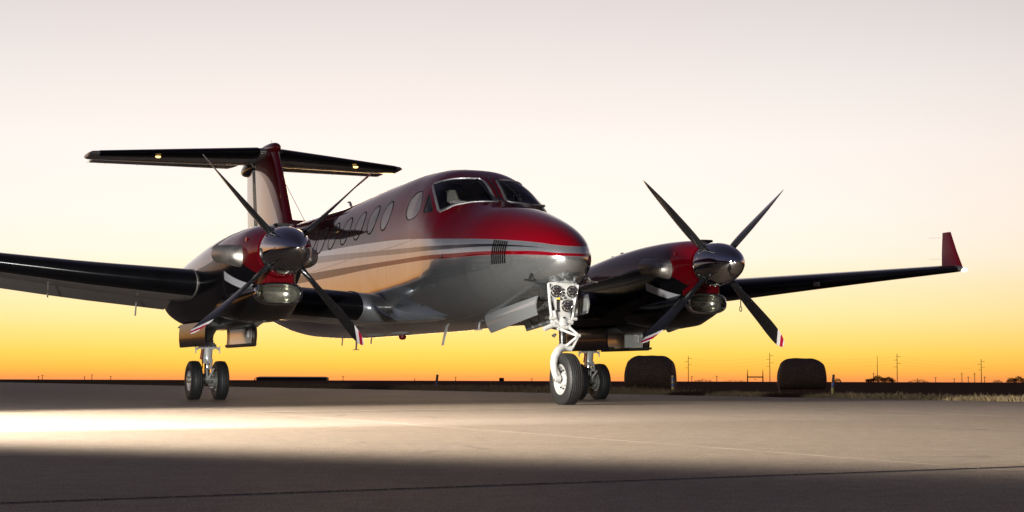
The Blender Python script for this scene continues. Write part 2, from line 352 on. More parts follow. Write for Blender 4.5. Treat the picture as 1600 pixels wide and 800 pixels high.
eA, eB = ground_px(1600, 628), ground_px(480, 606.5)
Bd = (eB - eA).normalized(); Ad = (ground_px(960, 752.5) - ground_px(0, 787)).normalized()
inv = Matrix(((Ad.x, Bd.x), (Ad.y, Bd.y))).inverted()
def ab(p): return inv @ p
def xy(a, b): return Ad * a + Bd * b
aE = ab(eA)[0]
a1 = ab(ground_px(1100, 698))[0]; a2 = ab(ground_px(1420, 644.5))[0]; a3 = a1 - 7.5
b1 = ab(ground_px(480, 769.5))[1]; b2 = ab(ground_px(650, 641.5))[1]; b3 = ab(ground_px(270, 629.5))[1]
al = sorted([aE, a2, a1, a3] + [a3 - 4.2 * k for k in range(1, 16)] + [aE - (aE - a2) * .5] if aE - a2 > 5 else [aE, a2, a1, a3] + [a3 - 4.2 * k for k in range(1, 16)])
bl = sorted([b1 - 8.5, b1, b2, b3] + [b3 + 7.5 * k for k in range(1, 20)])
bed = MB(); e0 = xy(al[0], bl[0]); e1 = xy(aE - .02, bl[0]); e2 = xy(aE - .02, bl[-1]); e3 = xy(al[0], bl[-1])
bed.add([(p.x, p.y, -.0016) for p in (e0, e1, e2, e3)], [(0, 1, 2, 3)])
apron = struct(bed.build('apron', M['sealant'], None, smooth=False), label='wide worn concrete apron under the airplane')
def gap(v): return .03 if abs(v - b1) < 1e-6 else (.0035 if abs(v - a1) < 1e-6 else .0010 if any(abs(v - q) < 1e-6 for q in al) else .004)
for i in range(len(al) - 1):
    for j in range(len(bl) - 1):
        ga0, ga1, gb0, gb1 = gap(al[i]), gap(al[i + 1]), gap(bl[j]), gap(bl[j + 1])
        cs_ = [(al[i] + ga0, bl[j] + gb0), (al[i + 1] - ga1, bl[j] + gb0), (al[i + 1] - ga1, bl[j + 1] - gb1), (al[i] + ga0, bl[j + 1] - gb1)]
        top = [xy(*q) for q in cs_]; dz = 0.0
        v = [(p.x, p.y, -.02) for p in top] + [(p.x, p.y, dz) for p in top]
        f = [(4, 5, 6, 7)] + [(k, (k + 1) % 4, 4 + (k + 1) % 4, 4 + k) for k in range(4)]
        obj('concrete_slab', v, f, M['concrete'], apron, smooth=False)
def strip(p, q, w):
    d = (q - p).normalized(); nrm = Vector((-d.y, d.x)) * w / 2
    v = [(a.x, a.y, .006) for a in (p - nrm, q - nrm, q + nrm, p + nrm)]
    return struct(obj('apron_line', v, [(0, 1, 2, 3)], M['line'], None, smooth=False))  # thin pale strip lying just above the slabs
for (pa, pb, w) in (((400, 645), (905, 638), .09), ((150, 631.5), (480, 628), .05), ((1150, 633.5), (1560, 651.5), .04), ((600, 622), (700, 627), .05)):
    strip(ground_px(*pa), ground_px(*pb), w)

gm = NT('dry_grass'); g1 = gm.noise(1.2, 3); g2 = gm.noise(30, 2)
gm.set(color=gm.mixc(g2, gm.ramp(g1, [(.3, (.13, .092, .052)), (.7, (.25, .19, .11))]), (.18, .138, .08)), rough=.9, spec=.1); M['grass'] = gm.m
nd = Vector((Bd.y, -Bd.x)); nd = nd if nd.x > 0 else -nd
def tufts(n, t0, t1, pw, spread, h0, hs, wk):
    t_ = t0 + (t1 - t0) * rng.random(n) ** pw; off = np.abs(rng.normal(0, spread, n)) + .02 + rng.normal(0, .04, n)
    clump = np.sin(t_ * 2.1) * .5 + np.sin(t_ * 5.3 + off * 3) * .5; h = np.clip(rng.normal(h0, hs, n) * (1 + .25 * clump), .03, .4); h[rng.random(n) < .008] *= 1.4
    x = eA.x + Bd.x * t_ + nd.x * off; y = eA.y + Bd.y * t_ + nd.y * off; a = rng.uniform(0, math.pi, n); w = rng.uniform(.003, .007, n) * wk; lx = rng.normal(0, .24, n) * h; ly = rng.normal(0, .24, n) * h
    v = np.stack([np.stack([x - w * np.cos(a), y - w * np.sin(a), np.full(n, -.05)], 1), np.stack([x + w * np.cos(a), y + w * np.sin(a), np.full(n, -.05)], 1),
                  np.stack([x + lx * .35, y + ly * .35, -.05 + h * .6], 1), np.stack([x + lx, y + ly, -.05 + h], 1)], 1).reshape(-1, 3)
    k = np.arange(n)[:, None] * 4; f = np.concatenate([k + np.array([[0, 1, 2]]), k + np.array([[0, 2, 3]])], 0); return v, f
gv, gf, base_ = [], [], 0
for args in ((110000, -6, 14, 1.0, .9, .082, .018, .6), (80000, 14, 48, 1.1, 1.2, .12, .03, 1.1), (40000, 48, 170, 1.3, 2.2, .14, .04, 3)):
    v, f = tufts(*args); gv.append(v); gf.append(f + base_); base_ += len(v)
gb = np.concatenate(gv); gf = np.concatenate(gf)
me_ = bpy.data.meshes.new('dry_grass'); me_.from_pydata(gb.tolist(), [], gf.tolist()); me_.materials.append(M['grass']); go = bpy.data.objects.new('dry_grass', me_); C.objects.link(go); struct(go, 'stuff', 'strip of short dry grass along the edge of the apron')

# ------------------------------------------------------------------ AIRPLANE
loc = Vector((.768, 18.031, 0))
plane = thing('airplane', 'red, silver and black twin propeller airplane parked on the apron', 'airplane', loc, -(math.pi / 2 - YAW))

FT = np.array([  # s, z bottom, z top, half width, z of widest, exponent above it, exponent below it
 (0.00, 1.515, 1.525, .006, 1.52, 2.0, 2.0), (0.02, 1.43, 1.61, .10, 1.52, 2.0, 2.0), (0.08, 1.365, 1.695, .18, 1.52, 2.0, 2.0), (0.22, 1.285, 1.79, .28, 1.53, 2.05, 2.05),
 (0.45, 1.215, 1.895, .385, 1.54, 2.1, 2.1), (0.70, 1.14, 1.98, .48, 1.555, 2.1, 2.1), (1.00, 1.065, 2.065, .57, 1.565, 2.15, 2.15), (1.35, .985, 2.15, .66, 1.57, 2.25, 2.15),
 (1.75, .925, 2.23, .725, 1.555, 2.35, 2.15), (2.02, .90, 2.31, .775, 1.54, 2.55, 2.15), (2.22, .88, 2.47, .80, 1.52, 2.75, 2.15), (2.45, .866, 2.615, .81, 1.50, 2.85, 2.15), (2.74, .855, 2.72, .805, 1.475, 2.8, 2.15),
 (3.15, .846, 2.77, .795, 1.44, 2.7, 2.15), (3.75, .84, 2.79, .79, 1.40, 2.65, 2.15), (4.7, .838, 2.765, .79, 1.35, 2.6, 2.15), (5.7, .835, 2.72, .79, 1.31, 2.6, 2.15), (7.20, .835, 2.665, .79, 1.30, 2.55, 2.15),
 (9.00, .88, 2.67, .765, 1.36, 2.4, 2.1), (10.0, .98, 2.655, .70, 1.46, 2.3, 2.1), (11.0, 1.15, 2.645, .60, 1.62, 2.2, 2.1), (12.0, 1.42, 2.62, .44, 1.88, 2.1, 2.05), (13.0, 1.80, 2.57, .25, 2.14, 2.0, 2.0), (13.8, 2.15, 2.48, .05, 2.32, 2.0, 2.0)])
FT[:18, 0] += .28                                # the tip of the nose lies a little aft of the origin
S0 = .28
_r = np.sqrt(FT[:, 0] - S0 + 1e-9)
ff = [pchip(_r, FT[:, k]) for k in range(1, 7)]
def fsec(s):
    q = math.sqrt(max(s - S0, 0)); return [float(f(q)) for f in ff]
def fpt(s, th, off=0.0):
    """point on the fuselage skin; th = 0 port side, 90 deg top, 180 starboard, 270 belly"""
    zb, zt, w, zc, n, nb = fsec(s); c, q = math.cos(th), math.sin(th); e = 2 / (n if q >= 0 else nb)
    y = (w + off) * math.copysign(abs(c) ** e, c); h = (zt - zc if q >= 0 else zc - zb) + off
    return L(s, y, zc + h * math.copysign(abs(q) ** e, q))

# openings, as outlines in (s, theta in degrees) on the starboard half; mirrored for the port half
WINDSCREEN = [(2.20, 92.6), (2.448, 92.2), (2.665, 92.2), (2.692, 99), (2.729, 105.8), (2.796, 113), (2.853, 118.8), (2.948, 124.1), (3.01, 127.8), (2.69, 137), (2.475, 144.2), (2.412, 135.9), (2.38, 127.2), (2.333, 118.4), (2.294, 110.3), (2.242, 102.5)]
SIDE_TRI = [(2.902, 136), (2.585, 147.3), (2.70, 150.8), (2.845, 152.7), (2.87, 144)]
SIDE_WIN = [(3.168, 134.8), (3.343, 134.5), (3.457, 136.6), (3.512, 140.5), (3.534, 146.7), (3.499, 151.7), (3.404, 155.1), (3.27, 156.1), (3.108, 155.5), (3.02, 153.3), (2.987, 149.3), (3.023, 143.3)]
CABIN = [(4.29, 146.4), (4.835, 145.2), (5.37, 145.8), (5.937, 145.8), (6.49, 146.1), (7.02, 146.3), (7.49, 146.8)]
#@OPENINGS
def chaikin(p, n=2):
    for _ in range(n):
        q = []
        for i in range(len(p)):
            a, b = np.array(p[i]), np.array(p[(i + 1) % len(p)]); q += [tuple(a * .82 + b * .18), tuple(a * .18 + b * .82)]
        p = q
    return p
def dens(p, step=.04):
    out = []
    for i in range(len(p)):
        a, b = np.array(p[i], float), np.array(p[(i + 1) % len(p)], float); d = (b - a) * (1, .0136); n = max(1, int(np.hypot(*d) / step))
        out += [tuple(a + (b - a) * k / n) for k in range(n)]
    return out
def inside(poly, s, th):
    poly = np.asarray(poly); x, y = poly[:, 0], poly[:, 1]; x2, y2 = np.roll(x, -1), np.roll(y, -1); c = np.zeros(np.shape(s), bool)
    for i in range(len(poly)):
        cond = (y[i] > th) != (y2[i] > th)
        with np.errstate(divide='ignore', invalid='ignore'): c ^= cond & (s < (x2[i] - x[i]) * (th - y[i]) / (y2[i] - y[i] + 1e-12) + x[i])
    return c
mirror = lambda poly: [(s, 180 - t) for s, t in poly]
WS, TRI, SW = dens(chaikin(WINDSCREEN, 1)), dens(chaikin(SIDE_TRI, 1)), dens(chaikin(SIDE_WIN, 2))
def oval(s0, tc_): return [(s0 + .165 * math.cos(a), tc_ + 10.0 * math.sin(a)) for a in np.linspace(0, 2 * math.pi, 40, endpoint=False)]
HOLES = [h for p in (WS, TRI, SW) for h in (p, mirror(p))] + [h for c in CABIN for h in (oval(*c), mirror(oval(*c)))]
def skin(s0, s1, off, holes, ns, nth=160):
    ss = ns; th = np.linspace(0, 2 * math.pi, nth, endpoint=False)
    rows = [[fpt(s, a, off) for a in th] for s in ss]; mb = MB(); v = [p for r in rows for p in r]; f = []
    sc = (np.array(ss)[:-1] + np.array(ss)[1:]) / 2; tc_ = np.degrees(th) + 180 / nth
    Sg, Tg = np.meshgrid(sc, tc_, indexing='ij'); hole = np.zeros(Sg.shape, bool)
    for h in holes: hole |= inside(h, Sg, Tg)
    for i in range(len(ss) - 1):
        for j in range(nth):
            if hole[i, j]: continue
            a, b = i * nth + j, i * nth + (j + 1) % nth; f.append((a, b, b + nth, a + nth))
    return mb.add(v, f)
stations = sorted(set([round(v, 4) for v in list(S0 + np.geomspace(.002, .3, 14)) + list(np.arange(.62, 2.2, .05)) + list(np.arange(2.2, 3.7, .011)) + list(np.arange(3.7, 7.7, .025)) + list(np.arange(7.75, 13.81, .08))]))
fsk = skin(0, 14, 0, HOLES, stations, 300); fsk.f.append(tuple(range(300))); fus = fsk.build('fuselage', M['fuselage'], plane, 40)
def widen(p, k=1.28): c = np.mean(p, 0); return [tuple(c + (np.array(q) - c) * k) for q in p]
liner = skin(0, 5, -.03, [widen(h) for h in HOLES], list(np.arange(2.2, 8.1, .03)), 120).build('cabin_lining', M['lining'], plane)
for s_b in (8.05, 2.24):
    bk = MB(); bk.add([fpt(s_b, a, -.03) for a in np.linspace(0, 2 * math.pi, 60, endpoint=False)], [tuple(range(60))]); bk.build('bulkhead', M['interior'], plane, smooth=False)

def patch(poly, off, nr=10):
    p = np.array(poly); c = p.mean(0); rows = []
    for k in range(1, nr + 1): rows.append([fpt(*(lambda q: (q[0], R(q[1])))(c + (q_ - c) * k / nr), off) for q_ in p])
    mb = MB(); mb.grid(rows, True); n = len(p); mb.v.append(tuple(fpt(c[0], R(c[1]), off))); ci = len(mb.v) - 1
    mb.f += [(ci, (j + 1) % n, j) for j in range(n)]
    return mb
def rim(poly, off, w, h, scale=1.0):
    """a flat trim strip of width 2w following an outline on the skin, standing h proud"""
    p = [fpt(s, R(t), off) for s, t in poly]; n = len(p); cen = sum(p, Vector()) / n; rows = []
    for i in range(n):
        s, t = poly[i]; nm = (fpt(s, R(t), .05) - fpt(s, R(t), 0)).normalized(); d = (p[(i + 1) % n] - p[i - 1]).normalized(); b = d.cross(nm).normalized()
        rows.append([p[i] + b * w - nm * .02, p[i] + b * w + nm * h * .6, p[i] + b * w * .5 + nm * h, p[i] - b * w * .5 + nm * h, p[i] - b * w + nm * h * .6, p[i] - b * w - nm * .02])
    rows.append(rows[0]); mb = MB(); return mb.grid(rows, False)
def window(name, poly, mat, trim, tw, th_, rimname='window_frame', off=-.004):
    w = patch(poly, off).build(name, mat, plane); rim(poly, 0, tw, th_).build(rimname, trim, w, 60); return w
for sd_, mir in (('s', lambda p: p), ('p', mirror)):
    w = window('windshield_pane', mir(WS), M['glass'], M['frame'], .016, .006)
    rim([(2.66 + (s - 2.66) * .945, (118 if sd_ == 's' else 62) + (t_ - (118 if sd_ == 's' else 62)) * .945) for s, t_ in mir(WS)], 0, .004, .002).build('pane_seal', M['dark'], w)
    window('cockpit_side_pane', mir(TRI), M['glass'], M['dark'], .006, .003)
    window('cockpit_side_pane', mir(SW), M['side_pane'] if sd_ == 's' else M['glass'], M['dark'], .006, .003)
    for s0, tc_ in CABIN:
        window('cabin_window', mir(oval(s0, tc_)), M['shade'] if sd_ == 's' else M['glass'], M['dark'], .012, .004, 'window_seal', .002)

# cockpit furniture
panel = MB(); panel.box(L(2.62, 0, 2.08), (.10, 1.2, .34), bev=.02); panel.box(L(2.50, 0, 2.262), (.34, 1.16, .03), bev=.012); panel.build('instrument_panel', M['interior'], plane)
for s_p, y_p in ((4.9, -.42), (4.9, .42), (6.2, -.42), (6.2, .42)):
    s_ = MB(); s_.box(L(s_p, y_p, 1.85), (.14, .48, .75), Matrix.Rotation(R(10), 3, 'Y'), .05); s_.build('passenger_seat', M['seat'], plane)
for y in (-.34, .34):
    s_ = MB(); s_.box(L(3.42, y, 1.98), (.10, .42, .62), Matrix.Rotation(R(8), 3, 'Y'), .04); st_ = s_.build('pilot_seat', M['seat'], plane)
    h_ = MB(); h_.box(L(3.46, y, 2.42), (.08, .24, .19), None, .03); h_.tube([L(3.44, y - .06, 2.24), L(3.46, y - .06, 2.36)], .009, 8); h_.tube([L(3.44, y + .06, 2.24), L(3.46, y + .06, 2.36)], .009, 8); h_.build('headrest', M['seat'], st_)
    yk = MB(); yk.tube([L(2.66, y, 2.1), L(2.9, y, 2.12)], .02, 8); yk.tube([L(2.9, y - .15, 2.22), L(2.9, y - .12, 2.12), L(2.9, y + .12, 2.12), L(2.9, y + .15, 2.22)], .016, 8); yk.build('control_yoke', M['glossblack'], plane)
vis = MB(); vis.box(L(2.86, -.38, 2.49), (.01, .26, .1), Matrix.Rotation(R(-40), 3, 'Y'), .004); vis.build('sun_visor', M['interior'], plane)
# centre post, wipers
def skinline(a, b, n=12, off=.004): return [fpt(a[0] + (b[0] - a[0]) * k / n, R(a[1] + (b[1] - a[1]) * k / n), off) for k in range(n + 1)]
cpost = MB(); cpost.tube(skinline((2.24, 90), (2.72, 90), off=-.006), .012, 8); cpost.build('windshield_post', M['glossblack'], plane)
for k, (a, b) in enumerate((((2.23, 93.5), (2.62, 96.5)), ((2.33, 77), (2.64, 88.5)))):
    w = MB(); w.tube(skinline(a, b, off=.022), .007, 6); w.lathe([(-.02, .0), (-.02, .018), (.02, .014), (.02, 0)], fpt(a[0], R(a[1]), .01), (0, 0, 1), 12); w.build('windshield_wiper', M['glossblack'], plane)

# nose: radome seam, vents, pitot masts, belly things
def nose_slot(s, t0, t1):
    r_ = []
    for k in range(9):
        t = R(t0 + (t1 - t0) * k / 8); r_.append([fpt(s - .0115, t, -.004), fpt(s - .0105, t, .0015), fpt(s + .0105, t, .0015), fpt(s + .0115, t, -.004)])
    mb = MB(); return mb.grid(r_, False)
NOSE_VENT = (1.115, 158.5, 188)
for sgn in (0, 1):
    for k in range(7):
        a, b = NOSE_VENT[1:] if sgn == 0 else (180 - NOSE_VENT[1], 180 - NOSE_VENT[2])
        nose_slot(NOSE_VENT[0] + (k - 3) * .034, a, b).build('vent_louvre', M['slot'], fus)
def blade_antenna(name, s, y, z, h, c, rake, mat, th=.012, tipf=.6, foot=True):
    mb = MB(); rows = []
    for k in range(6):
        q = k / 5; cc = c * (1 - (1 - tipf) * q); so = s + rake * q
        rows.append([L(so - cc / 2, y, z - h * q), L(so - cc * .15, y + th, z - h * q), L(so + cc / 2, y, z - h * q), L(so - cc * .15, y - th, z - h * q)])
    mb.grid(rows, True, True, True)
    if foot: mb.box(L(s, y, z), (c * 1.5, .05, .012), None, .004)
    return mb.build(name, mat, plane)

blade_antenna('belly_antenna', 3.56, -.15, .97, .30, .12, .20, M['white']); blade_antenna('belly_antenna', 2.55, -.15, 1.00, .17, .09, .04, M['white'])
b_ = MB(); b_.box(L(2.6, -.15, .83), (.20, .03, .012), None, .004); b_.build('antenna_foot', M['white'], plane)
blade_antenna('belly_antenna', 7.1, -.15, .84, .17, .10, .03, M['dirty']); b_ = MB(); b_.box(L(7.13, -.15, .668), (.22, .03, .01), None, .003); b_.build('antenna_foot', M['dirty'], plane)
for s_c in (6.2, 5.2):
    rows = []
    for q in np.linspace(0, 1, 9):
        r_ = .075 * min(1, math.sin(math.pi * (.06 + .88 * q)) ** .4); rows.append([L(s_c - .42 + .84 * q, -.17 + r_ * 1.1 * math.cos(a), .865 + r_ * .55 * math.sin(a)) for a in np.linspace(0, 2 * math.pi, 16, endpoint=False)])
    b_ = MB(); b_.grid(rows, True, True, True); b_.build('belly_fairing', M['white'], plane, 60)
b_ = MB(); b_.lathe([(0, .05), (-.03, .048), (-.05, .03), (-.056, 0)], L(5.35, -.1, .825), (0, 0, 1), 18); b_.build('beacon_lamp', M['red'], plane)
for s_c in (6.6, 7.9): b_ = MB(); b_.tube([L(s_c, -.1, .86), L(s_c + .03, -.1, .74)], .01, 6); b_.build('drain_mast', M['dirty'], plane)

# ------------------------------------------------------------------ wings
def foil(n=24, t=.15, camber=.02):
    """closed outline, LE at x=0, starts at trailing edge along the upper side"""
    x = (1 - np.cos(np.linspace(0, math.pi, n))) / 2
    yt = 5 * t * (.2969 * np.sqrt(x) - .126 * x - .3516 * x**2 + .2843 * x**3 - .1036 * x**4); yc = camber * 4 * x * (1 - x)
    return np.concatenate([np.stack([x, yc + yt], 1)[::-1], np.stack([x, yc - yt], 1)[1:-1]])
def foil_rows(secs, n=24, clip=None, off=0.0):
    rows = []
    for y, sle, ch, z, t, tw in secs:
        f = foil(n, t)
        if off:
            nrm = np.roll(f, -1, 0) - np.roll(f, 1, 0); nrm = np.stack([nrm[:, 1], -nrm[:, 0]], 1); nrm /= np.linalg.norm(nrm, axis=1)[:, None] + 1e-9
            if (nrm[n - 1] @ np.array([-1, 0])) < 0: nrm = -nrm
            f = f + nrm * (off / ch)
        if clip is not None:
            k0, k1 = clip; f = f[k0:k1]
        c, q = math.cos(tw), math.sin(tw)
        rows.append([L(sle + ch * (x * c + h * q), y, z + ch * (h * c - x * q)) for x, h in f])
    return rows
def interp_secs(secs, n):
    a = np.array(secs, float); y = np.linspace(a[0, 0], a[-1, 0], n)
    return [tuple([yy] + [float(np.interp(yy, a[:, 0], a[:, k])) for k in range(1, 6)]) for yy in y]
def mirror_secs(secs, sg): return [(sg * q[0],) + tuple(q[1:]) for q in secs]
WING_IN = [(.55, 4.02, 2.35, 1.10, .17, .05), (2.615, 4.02, 2.30, 1.24, .17, .05)]
WING_OUT = [(2.615, 4.02, 2.25, 1.345, .175, .06), (4.2, 4.2, 1.90, 1.46, .165, .045), (8.42, 4.95, .92, 1.90, .125, 0)]
for sg in (-1, 1):
    w = MB(); w.grid(foil_rows(mirror_secs(interp_secs(WING_IN, 6), sg)), True, True, True); wi = w.build('wing_center_section', M['wing_grey'], plane, 60)
    w = MB(); w.grid(foil_rows(mirror_secs(interp_secs([(1.07, 4.02, 2.338, 1.135, .17, .05), WING_IN[1]], 5), sg), 24, (18, 29), .004), False); w.build('deice_boot', M['boot'], wi, 60)
    w = MB(); w.grid(foil_rows(mirror_secs(interp_secs(WING_OUT, 14), sg)), True, True, True); wo_ = w.build('outer_wing', M['wing_grey'], plane, 60)
    ob = [WING_OUT[0][:0] + (3.08, 4.073, 2.147, 1.377, .172, .0556)] + WING_OUT[1:2] + [(8.30, 4.93, .945, 1.889, .126, 0)]
    w = MB(); w.grid(foil_rows(mirror_secs(interp_secs(ob, 14), sg), 24, (18, 29), .004), False); w.build('deice_boot', M['boot'], wo_, 60)
    # aileron and flap: separate slabs riding behind the hinge line
    for nm, y0, y1 in (('flap', 2.95, 5.6), ('aileron', 5.65, 8.2)):
        sc_ = interp_secs(WING_OUT, 60); sc_ = [q for q in sc_ if y0 <= q[0] <= y1]
        w = MB(); rows = []
        for q in sc_[:: max(1, len(sc_) // 5)]:
            s0 = q[1] + q[2] * .76; s1 = q[1] + q[2] * 1.004; drp = (.17 if nm == 'flap' else .10) if sg < 0 else .04; zz = q[3] + q[2] * .022 - q[2] * .88 * q[5]
            rows.append([L(s0, sg * q[0], zz + .035 * q[2]), L(s1, sg * q[0], zz - drp), L(s1, sg * q[0], zz - drp - .008), L(s0, sg * q[0], zz - .042 * q[2])])
        w.grid(rows, True, True, True).build(nm, M['wing_grey'], wo_, 40)
    # winglet
    WL = [(0.0, 5.03, .60, .03), (.03, 5.05, .50, .05), (.28, 5.24, .36, .09), (.58, 5.47, .20, .16)]
    rows = []
    for h, sle, ch, yo in WL:
        f = foil(16, .09, 0); rows.append([L(sle + ch * x, sg * (8.43 + yo) + ch * hh, 1.905 + h) for x, hh in f])
    w = MB(); w.grid(rows, True, True, True); wl = w.build('winglet', M['red'], wo_, 60)
    n_ = MB(); n_.lathe([(0, .0), (.0, .02), (.03, .03), (.07, .026), (.11, .0)], L(5.0, sg * 8.42, 1.885), (1, sg * .3, 0), 14); n_.build('wingtip_lamp', M['nav_lamp'], wo_)
    for h in (.18, .5):
        k_ = MB(); k_.tube([L(5.62, sg * 8.52, 1.905 + h), L(5.92, sg * 8.52, 1.92 + h)], .0014, 5); k_.build('static_wick', M['glossblack'], wo_)
    # leading edge lamp, tie-down ring, fuel vent
    n_ = MB(); n_.box(L(4.405, sg * 5.55, 1.577), (.03, .11, .06), None, .01); n_.build('leading_edge_lamp', M['lens'], wo_)
    n_ = MB(); ring = [L(4.9 + .03 * math.cos(a), sg * 4.65, 1.29 - .05 + .035 * math.sin(a)) for a in np.linspace(0, 2 * math.pi, 13)]; n_.tube(ring, .006, 6, False); n_.tube([L(4.9, sg * 4.65, 1.40), L(4.9, sg * 4.65, 1.28)], .007, 6); n_.build('tie_down_ring', M['steel'], wo_)
    n_ = MB(); n_.tube([L(5.5, sg * 3.5, 1.20), L(5.55, sg * 3.5, 1.03)], .010, 8); n_.build('fuel_vent', M['dirty'], wo_)
# wing root fairings: the leading edge sweeps forward along the fuselage and sinks into its belly
FYL = pchip([.50, .60, .66, .72, .8, .9, 1.0, 1.12], [2.7, 3.0, 3.17, 3.38, 3.66, 3.88, 3.995, 4.02])
slow = pchip([0, .08, .25, .55, .95, 1.25, 2.4], [0.0, .012, .04, .11, .28, .36, .42])
f0 = foil(40, .172); f0 = f0[(f0[:, 0] < .5)]; LEI = int(np.argmin(f0[:, 0])); TW0 = .05
for sg in (-1, 1):
    rws = []
    for y in np.concatenate([np.linspace(.50, .98, 30), np.linspace(1.0, 1.068, 5)]):
        q = min(1, max(0, (1.05 - y) / .33)); q = q * q * (3 - 2 * q); sl = float(FYL(y)); zle = 1.10 + .068 * (y - .55); ring = []
        for i, (x, h) in enumerate(f0):
            d = x * 2.34; zf = zle + 2.34 * (h * 1.02 - x * TW0); zs = .955 + (float(slow(d)) if i <= LEI else -.02 * min(1, d * 3)); ring.append(L(sl + d, sg * y, zf * (1 - q) + zs * q))
        rws.append(ring)
    mb = MB(); mb.grid(rws, False); mb.build('wing_root_fairing', M['silver'], plane, 60)

# ------------------------------------------------------------------ nacelles and propellers
PY = 2.615; PZ = 1.621; PS = 1.97
NT_ = np.array([  # s, zb, zt, w, zc, n
 (2.13, 1.355, 1.885, .262, 1.62, 2.0), (2.3, 1.30, 1.915, .315, 1.61, 2.05), (2.6, 1.13, 1.945, .375, 1.57, 2.15), (3.0, .955, 1.955, .415, 1.48, 2.2), (3.5, .875, 1.945, .44, 1.42, 2.25),
 (4.2, .85, 1.90, .45, 1.38, 2.25), (5.0, .855, 1.81, .45, 1.34, 2.2), (5.8, .89, 1.70, .42, 1.30, 2.15), (6.5, .97, 1.59, .34, 1.28, 2.1), (7.1, 1.08, 1.49, .22, 1.28, 2.0), (7.6, 1.2, 1.40, .06, 1.3, 2.0)])
nf = [pchip(NT_[:, 0], NT_[:, k]) for k in range(1, 6)]
def npt(s, th, sg, off=0.0):
    zb, zt, w, zc, n = [float(f(s)) for f in nf]; c, q = math.cos(th), math.sin(th); e = 2 / n
    h = (zt - zc if q >= 0 else zc - zb) + off
    return L(s, sg * PY + (w + off) * math.copysign(abs(c) ** e, c), zc + h * math.copysign(abs(q) ** e, q))
def nacelle_paint():
    t = NT('nacelle_paint'); x, y, z = t.xyz(); s = t.math('MULTIPLY', x, -1)
    top = t.curve(s, [(2.1, 1.30), (2.24, 1.36), (2.4, 1.47), (2.53, 1.54), (2.8, 1.60), (3.25, 1.635), (3.64, 1.585), (4.17, 1.54), (4.64, 1.49), (5.5, 1.42), (7.6, 1.25)], 2.1, 7.6)
    m_red = above(t, z, top); m_pin = t.math('SUBTRACT', above(t, z, t.math('SUBTRACT', top, .014)), m_red)
    m_pin = t.math('MULTIPLY', m_pin, t.range(s, 3.0, 3.25))
    ds = t.math('SUBTRACT', z, t.math('ADD', 1.235, t.math('MULTIPLY', t.math('SUBTRACT', s, 2.48), .33)))
    dia = t.math('MULTIPLY', t.math('SUBTRACT', t.range(ds, -.052, -.049), t.range(ds, .047, .050)), t.math('MULTIPLY', t.range(s, 2.985, 2.99, 1, 0), t.math('SUBTRACT', 1, m_red)))
    col = t.mixc(m_red, BLACK, RED); col = t.mixc(t.math('MAXIMUM', m_pin, dia), col, (.32, .32, .34))
    for st in (3.05, 3.72, 4.5):
        g = t.math('COMPARE', s, st, .003); col = t.mixc(t.math('MULTIPLY', g, .7), col, (.05, .05, .05))
    t.set(color=col, metal=t.range(m_red, 0, 1, .0, .15), spec=.05, rough=.3, coat=t.range(m_red, 0, 1, .28, 1), coat_rough=.012); ripple(t, .02, .02); return t.m
M['nacelle'] = nacelle_paint()
def tipped_blade_paint():
    t = NT('propeller_blade_paint'); x, y, z = t.xyz()
    r_ = t.math('ADD', z, t.math('MULTIPLY', x, .95))
    col = t.ramp(t.range(r_, 0, 1.4), [(0, (.010, .010, .011)), (1.165 / 1.4, (.62, .60, .60)), (1.225 / 1.4, (.32, .006, .03)), (1.275 / 1.4, (.62, .60, .60))], 'CONSTANT')
    nz_ = t.n('ShaderNodeSeparateXYZ'); t.link(t.n('ShaderNodeTexCoord').outputs['Normal'], nz_.inputs[0])
    col = t.mixc(t.range(nz_.outputs[1], -.05, .05, 0, 1), col, (.010, .010, .011))
    t.set(color=col, spec=.2, rough=.24, coat=.2, coat_rough=.05); return t.m
M['blade'] = tipped_blade_paint()

# one blade in its own frame: +Z radial, +X forward, +Y the direction of rotation
bprof = [(.17, .085, 100, .085), (.24, .09, 99, .075), (.34, .145, 96, .055), (.5, .215, 91, .036), (.7, .25, 86.5, .026), (.9, .255, 83, .019), (1.05, .245, 80, .015), (1.17, .215, 77.5, .012), (1.26, .165, 75.5, .009), (1.31, .10, 74.5, .007), (1.335, .03, 74, .004)]
bf = [pchip([q[0] for q in bprof], [q[k] for q in bprof]) for k in (1, 2, 3)]
def blade_mesh():
    rows = []
    for r in np.concatenate([np.linspace(.17, 1.2, 24), np.linspace(1.215, 1.335, 10)]):
        ch, be, th = [float(f(r)) for f in bf]; b = R(be); cd = Vector((math.sin(b), math.cos(b), 0)); nm = Vector((math.cos(b), -math.sin(b), 0))
        sweep = -.06 * max(0, (r - .85) / .485) ** 2; ring = []
        for k in range(16):
            a = 2 * math.pi * k / 16; x = math.cos(a) * ch / 2; h = math.sin(a) * th / 2 * (1 + .35 * math.cos(a))
            p = cd * (x + sweep - ch * .05) + nm * h; ring.append((p.x, p.y, r))
        rows.append(ring)
    return MB().grid(rows, True, True, True)
blade_proto = None
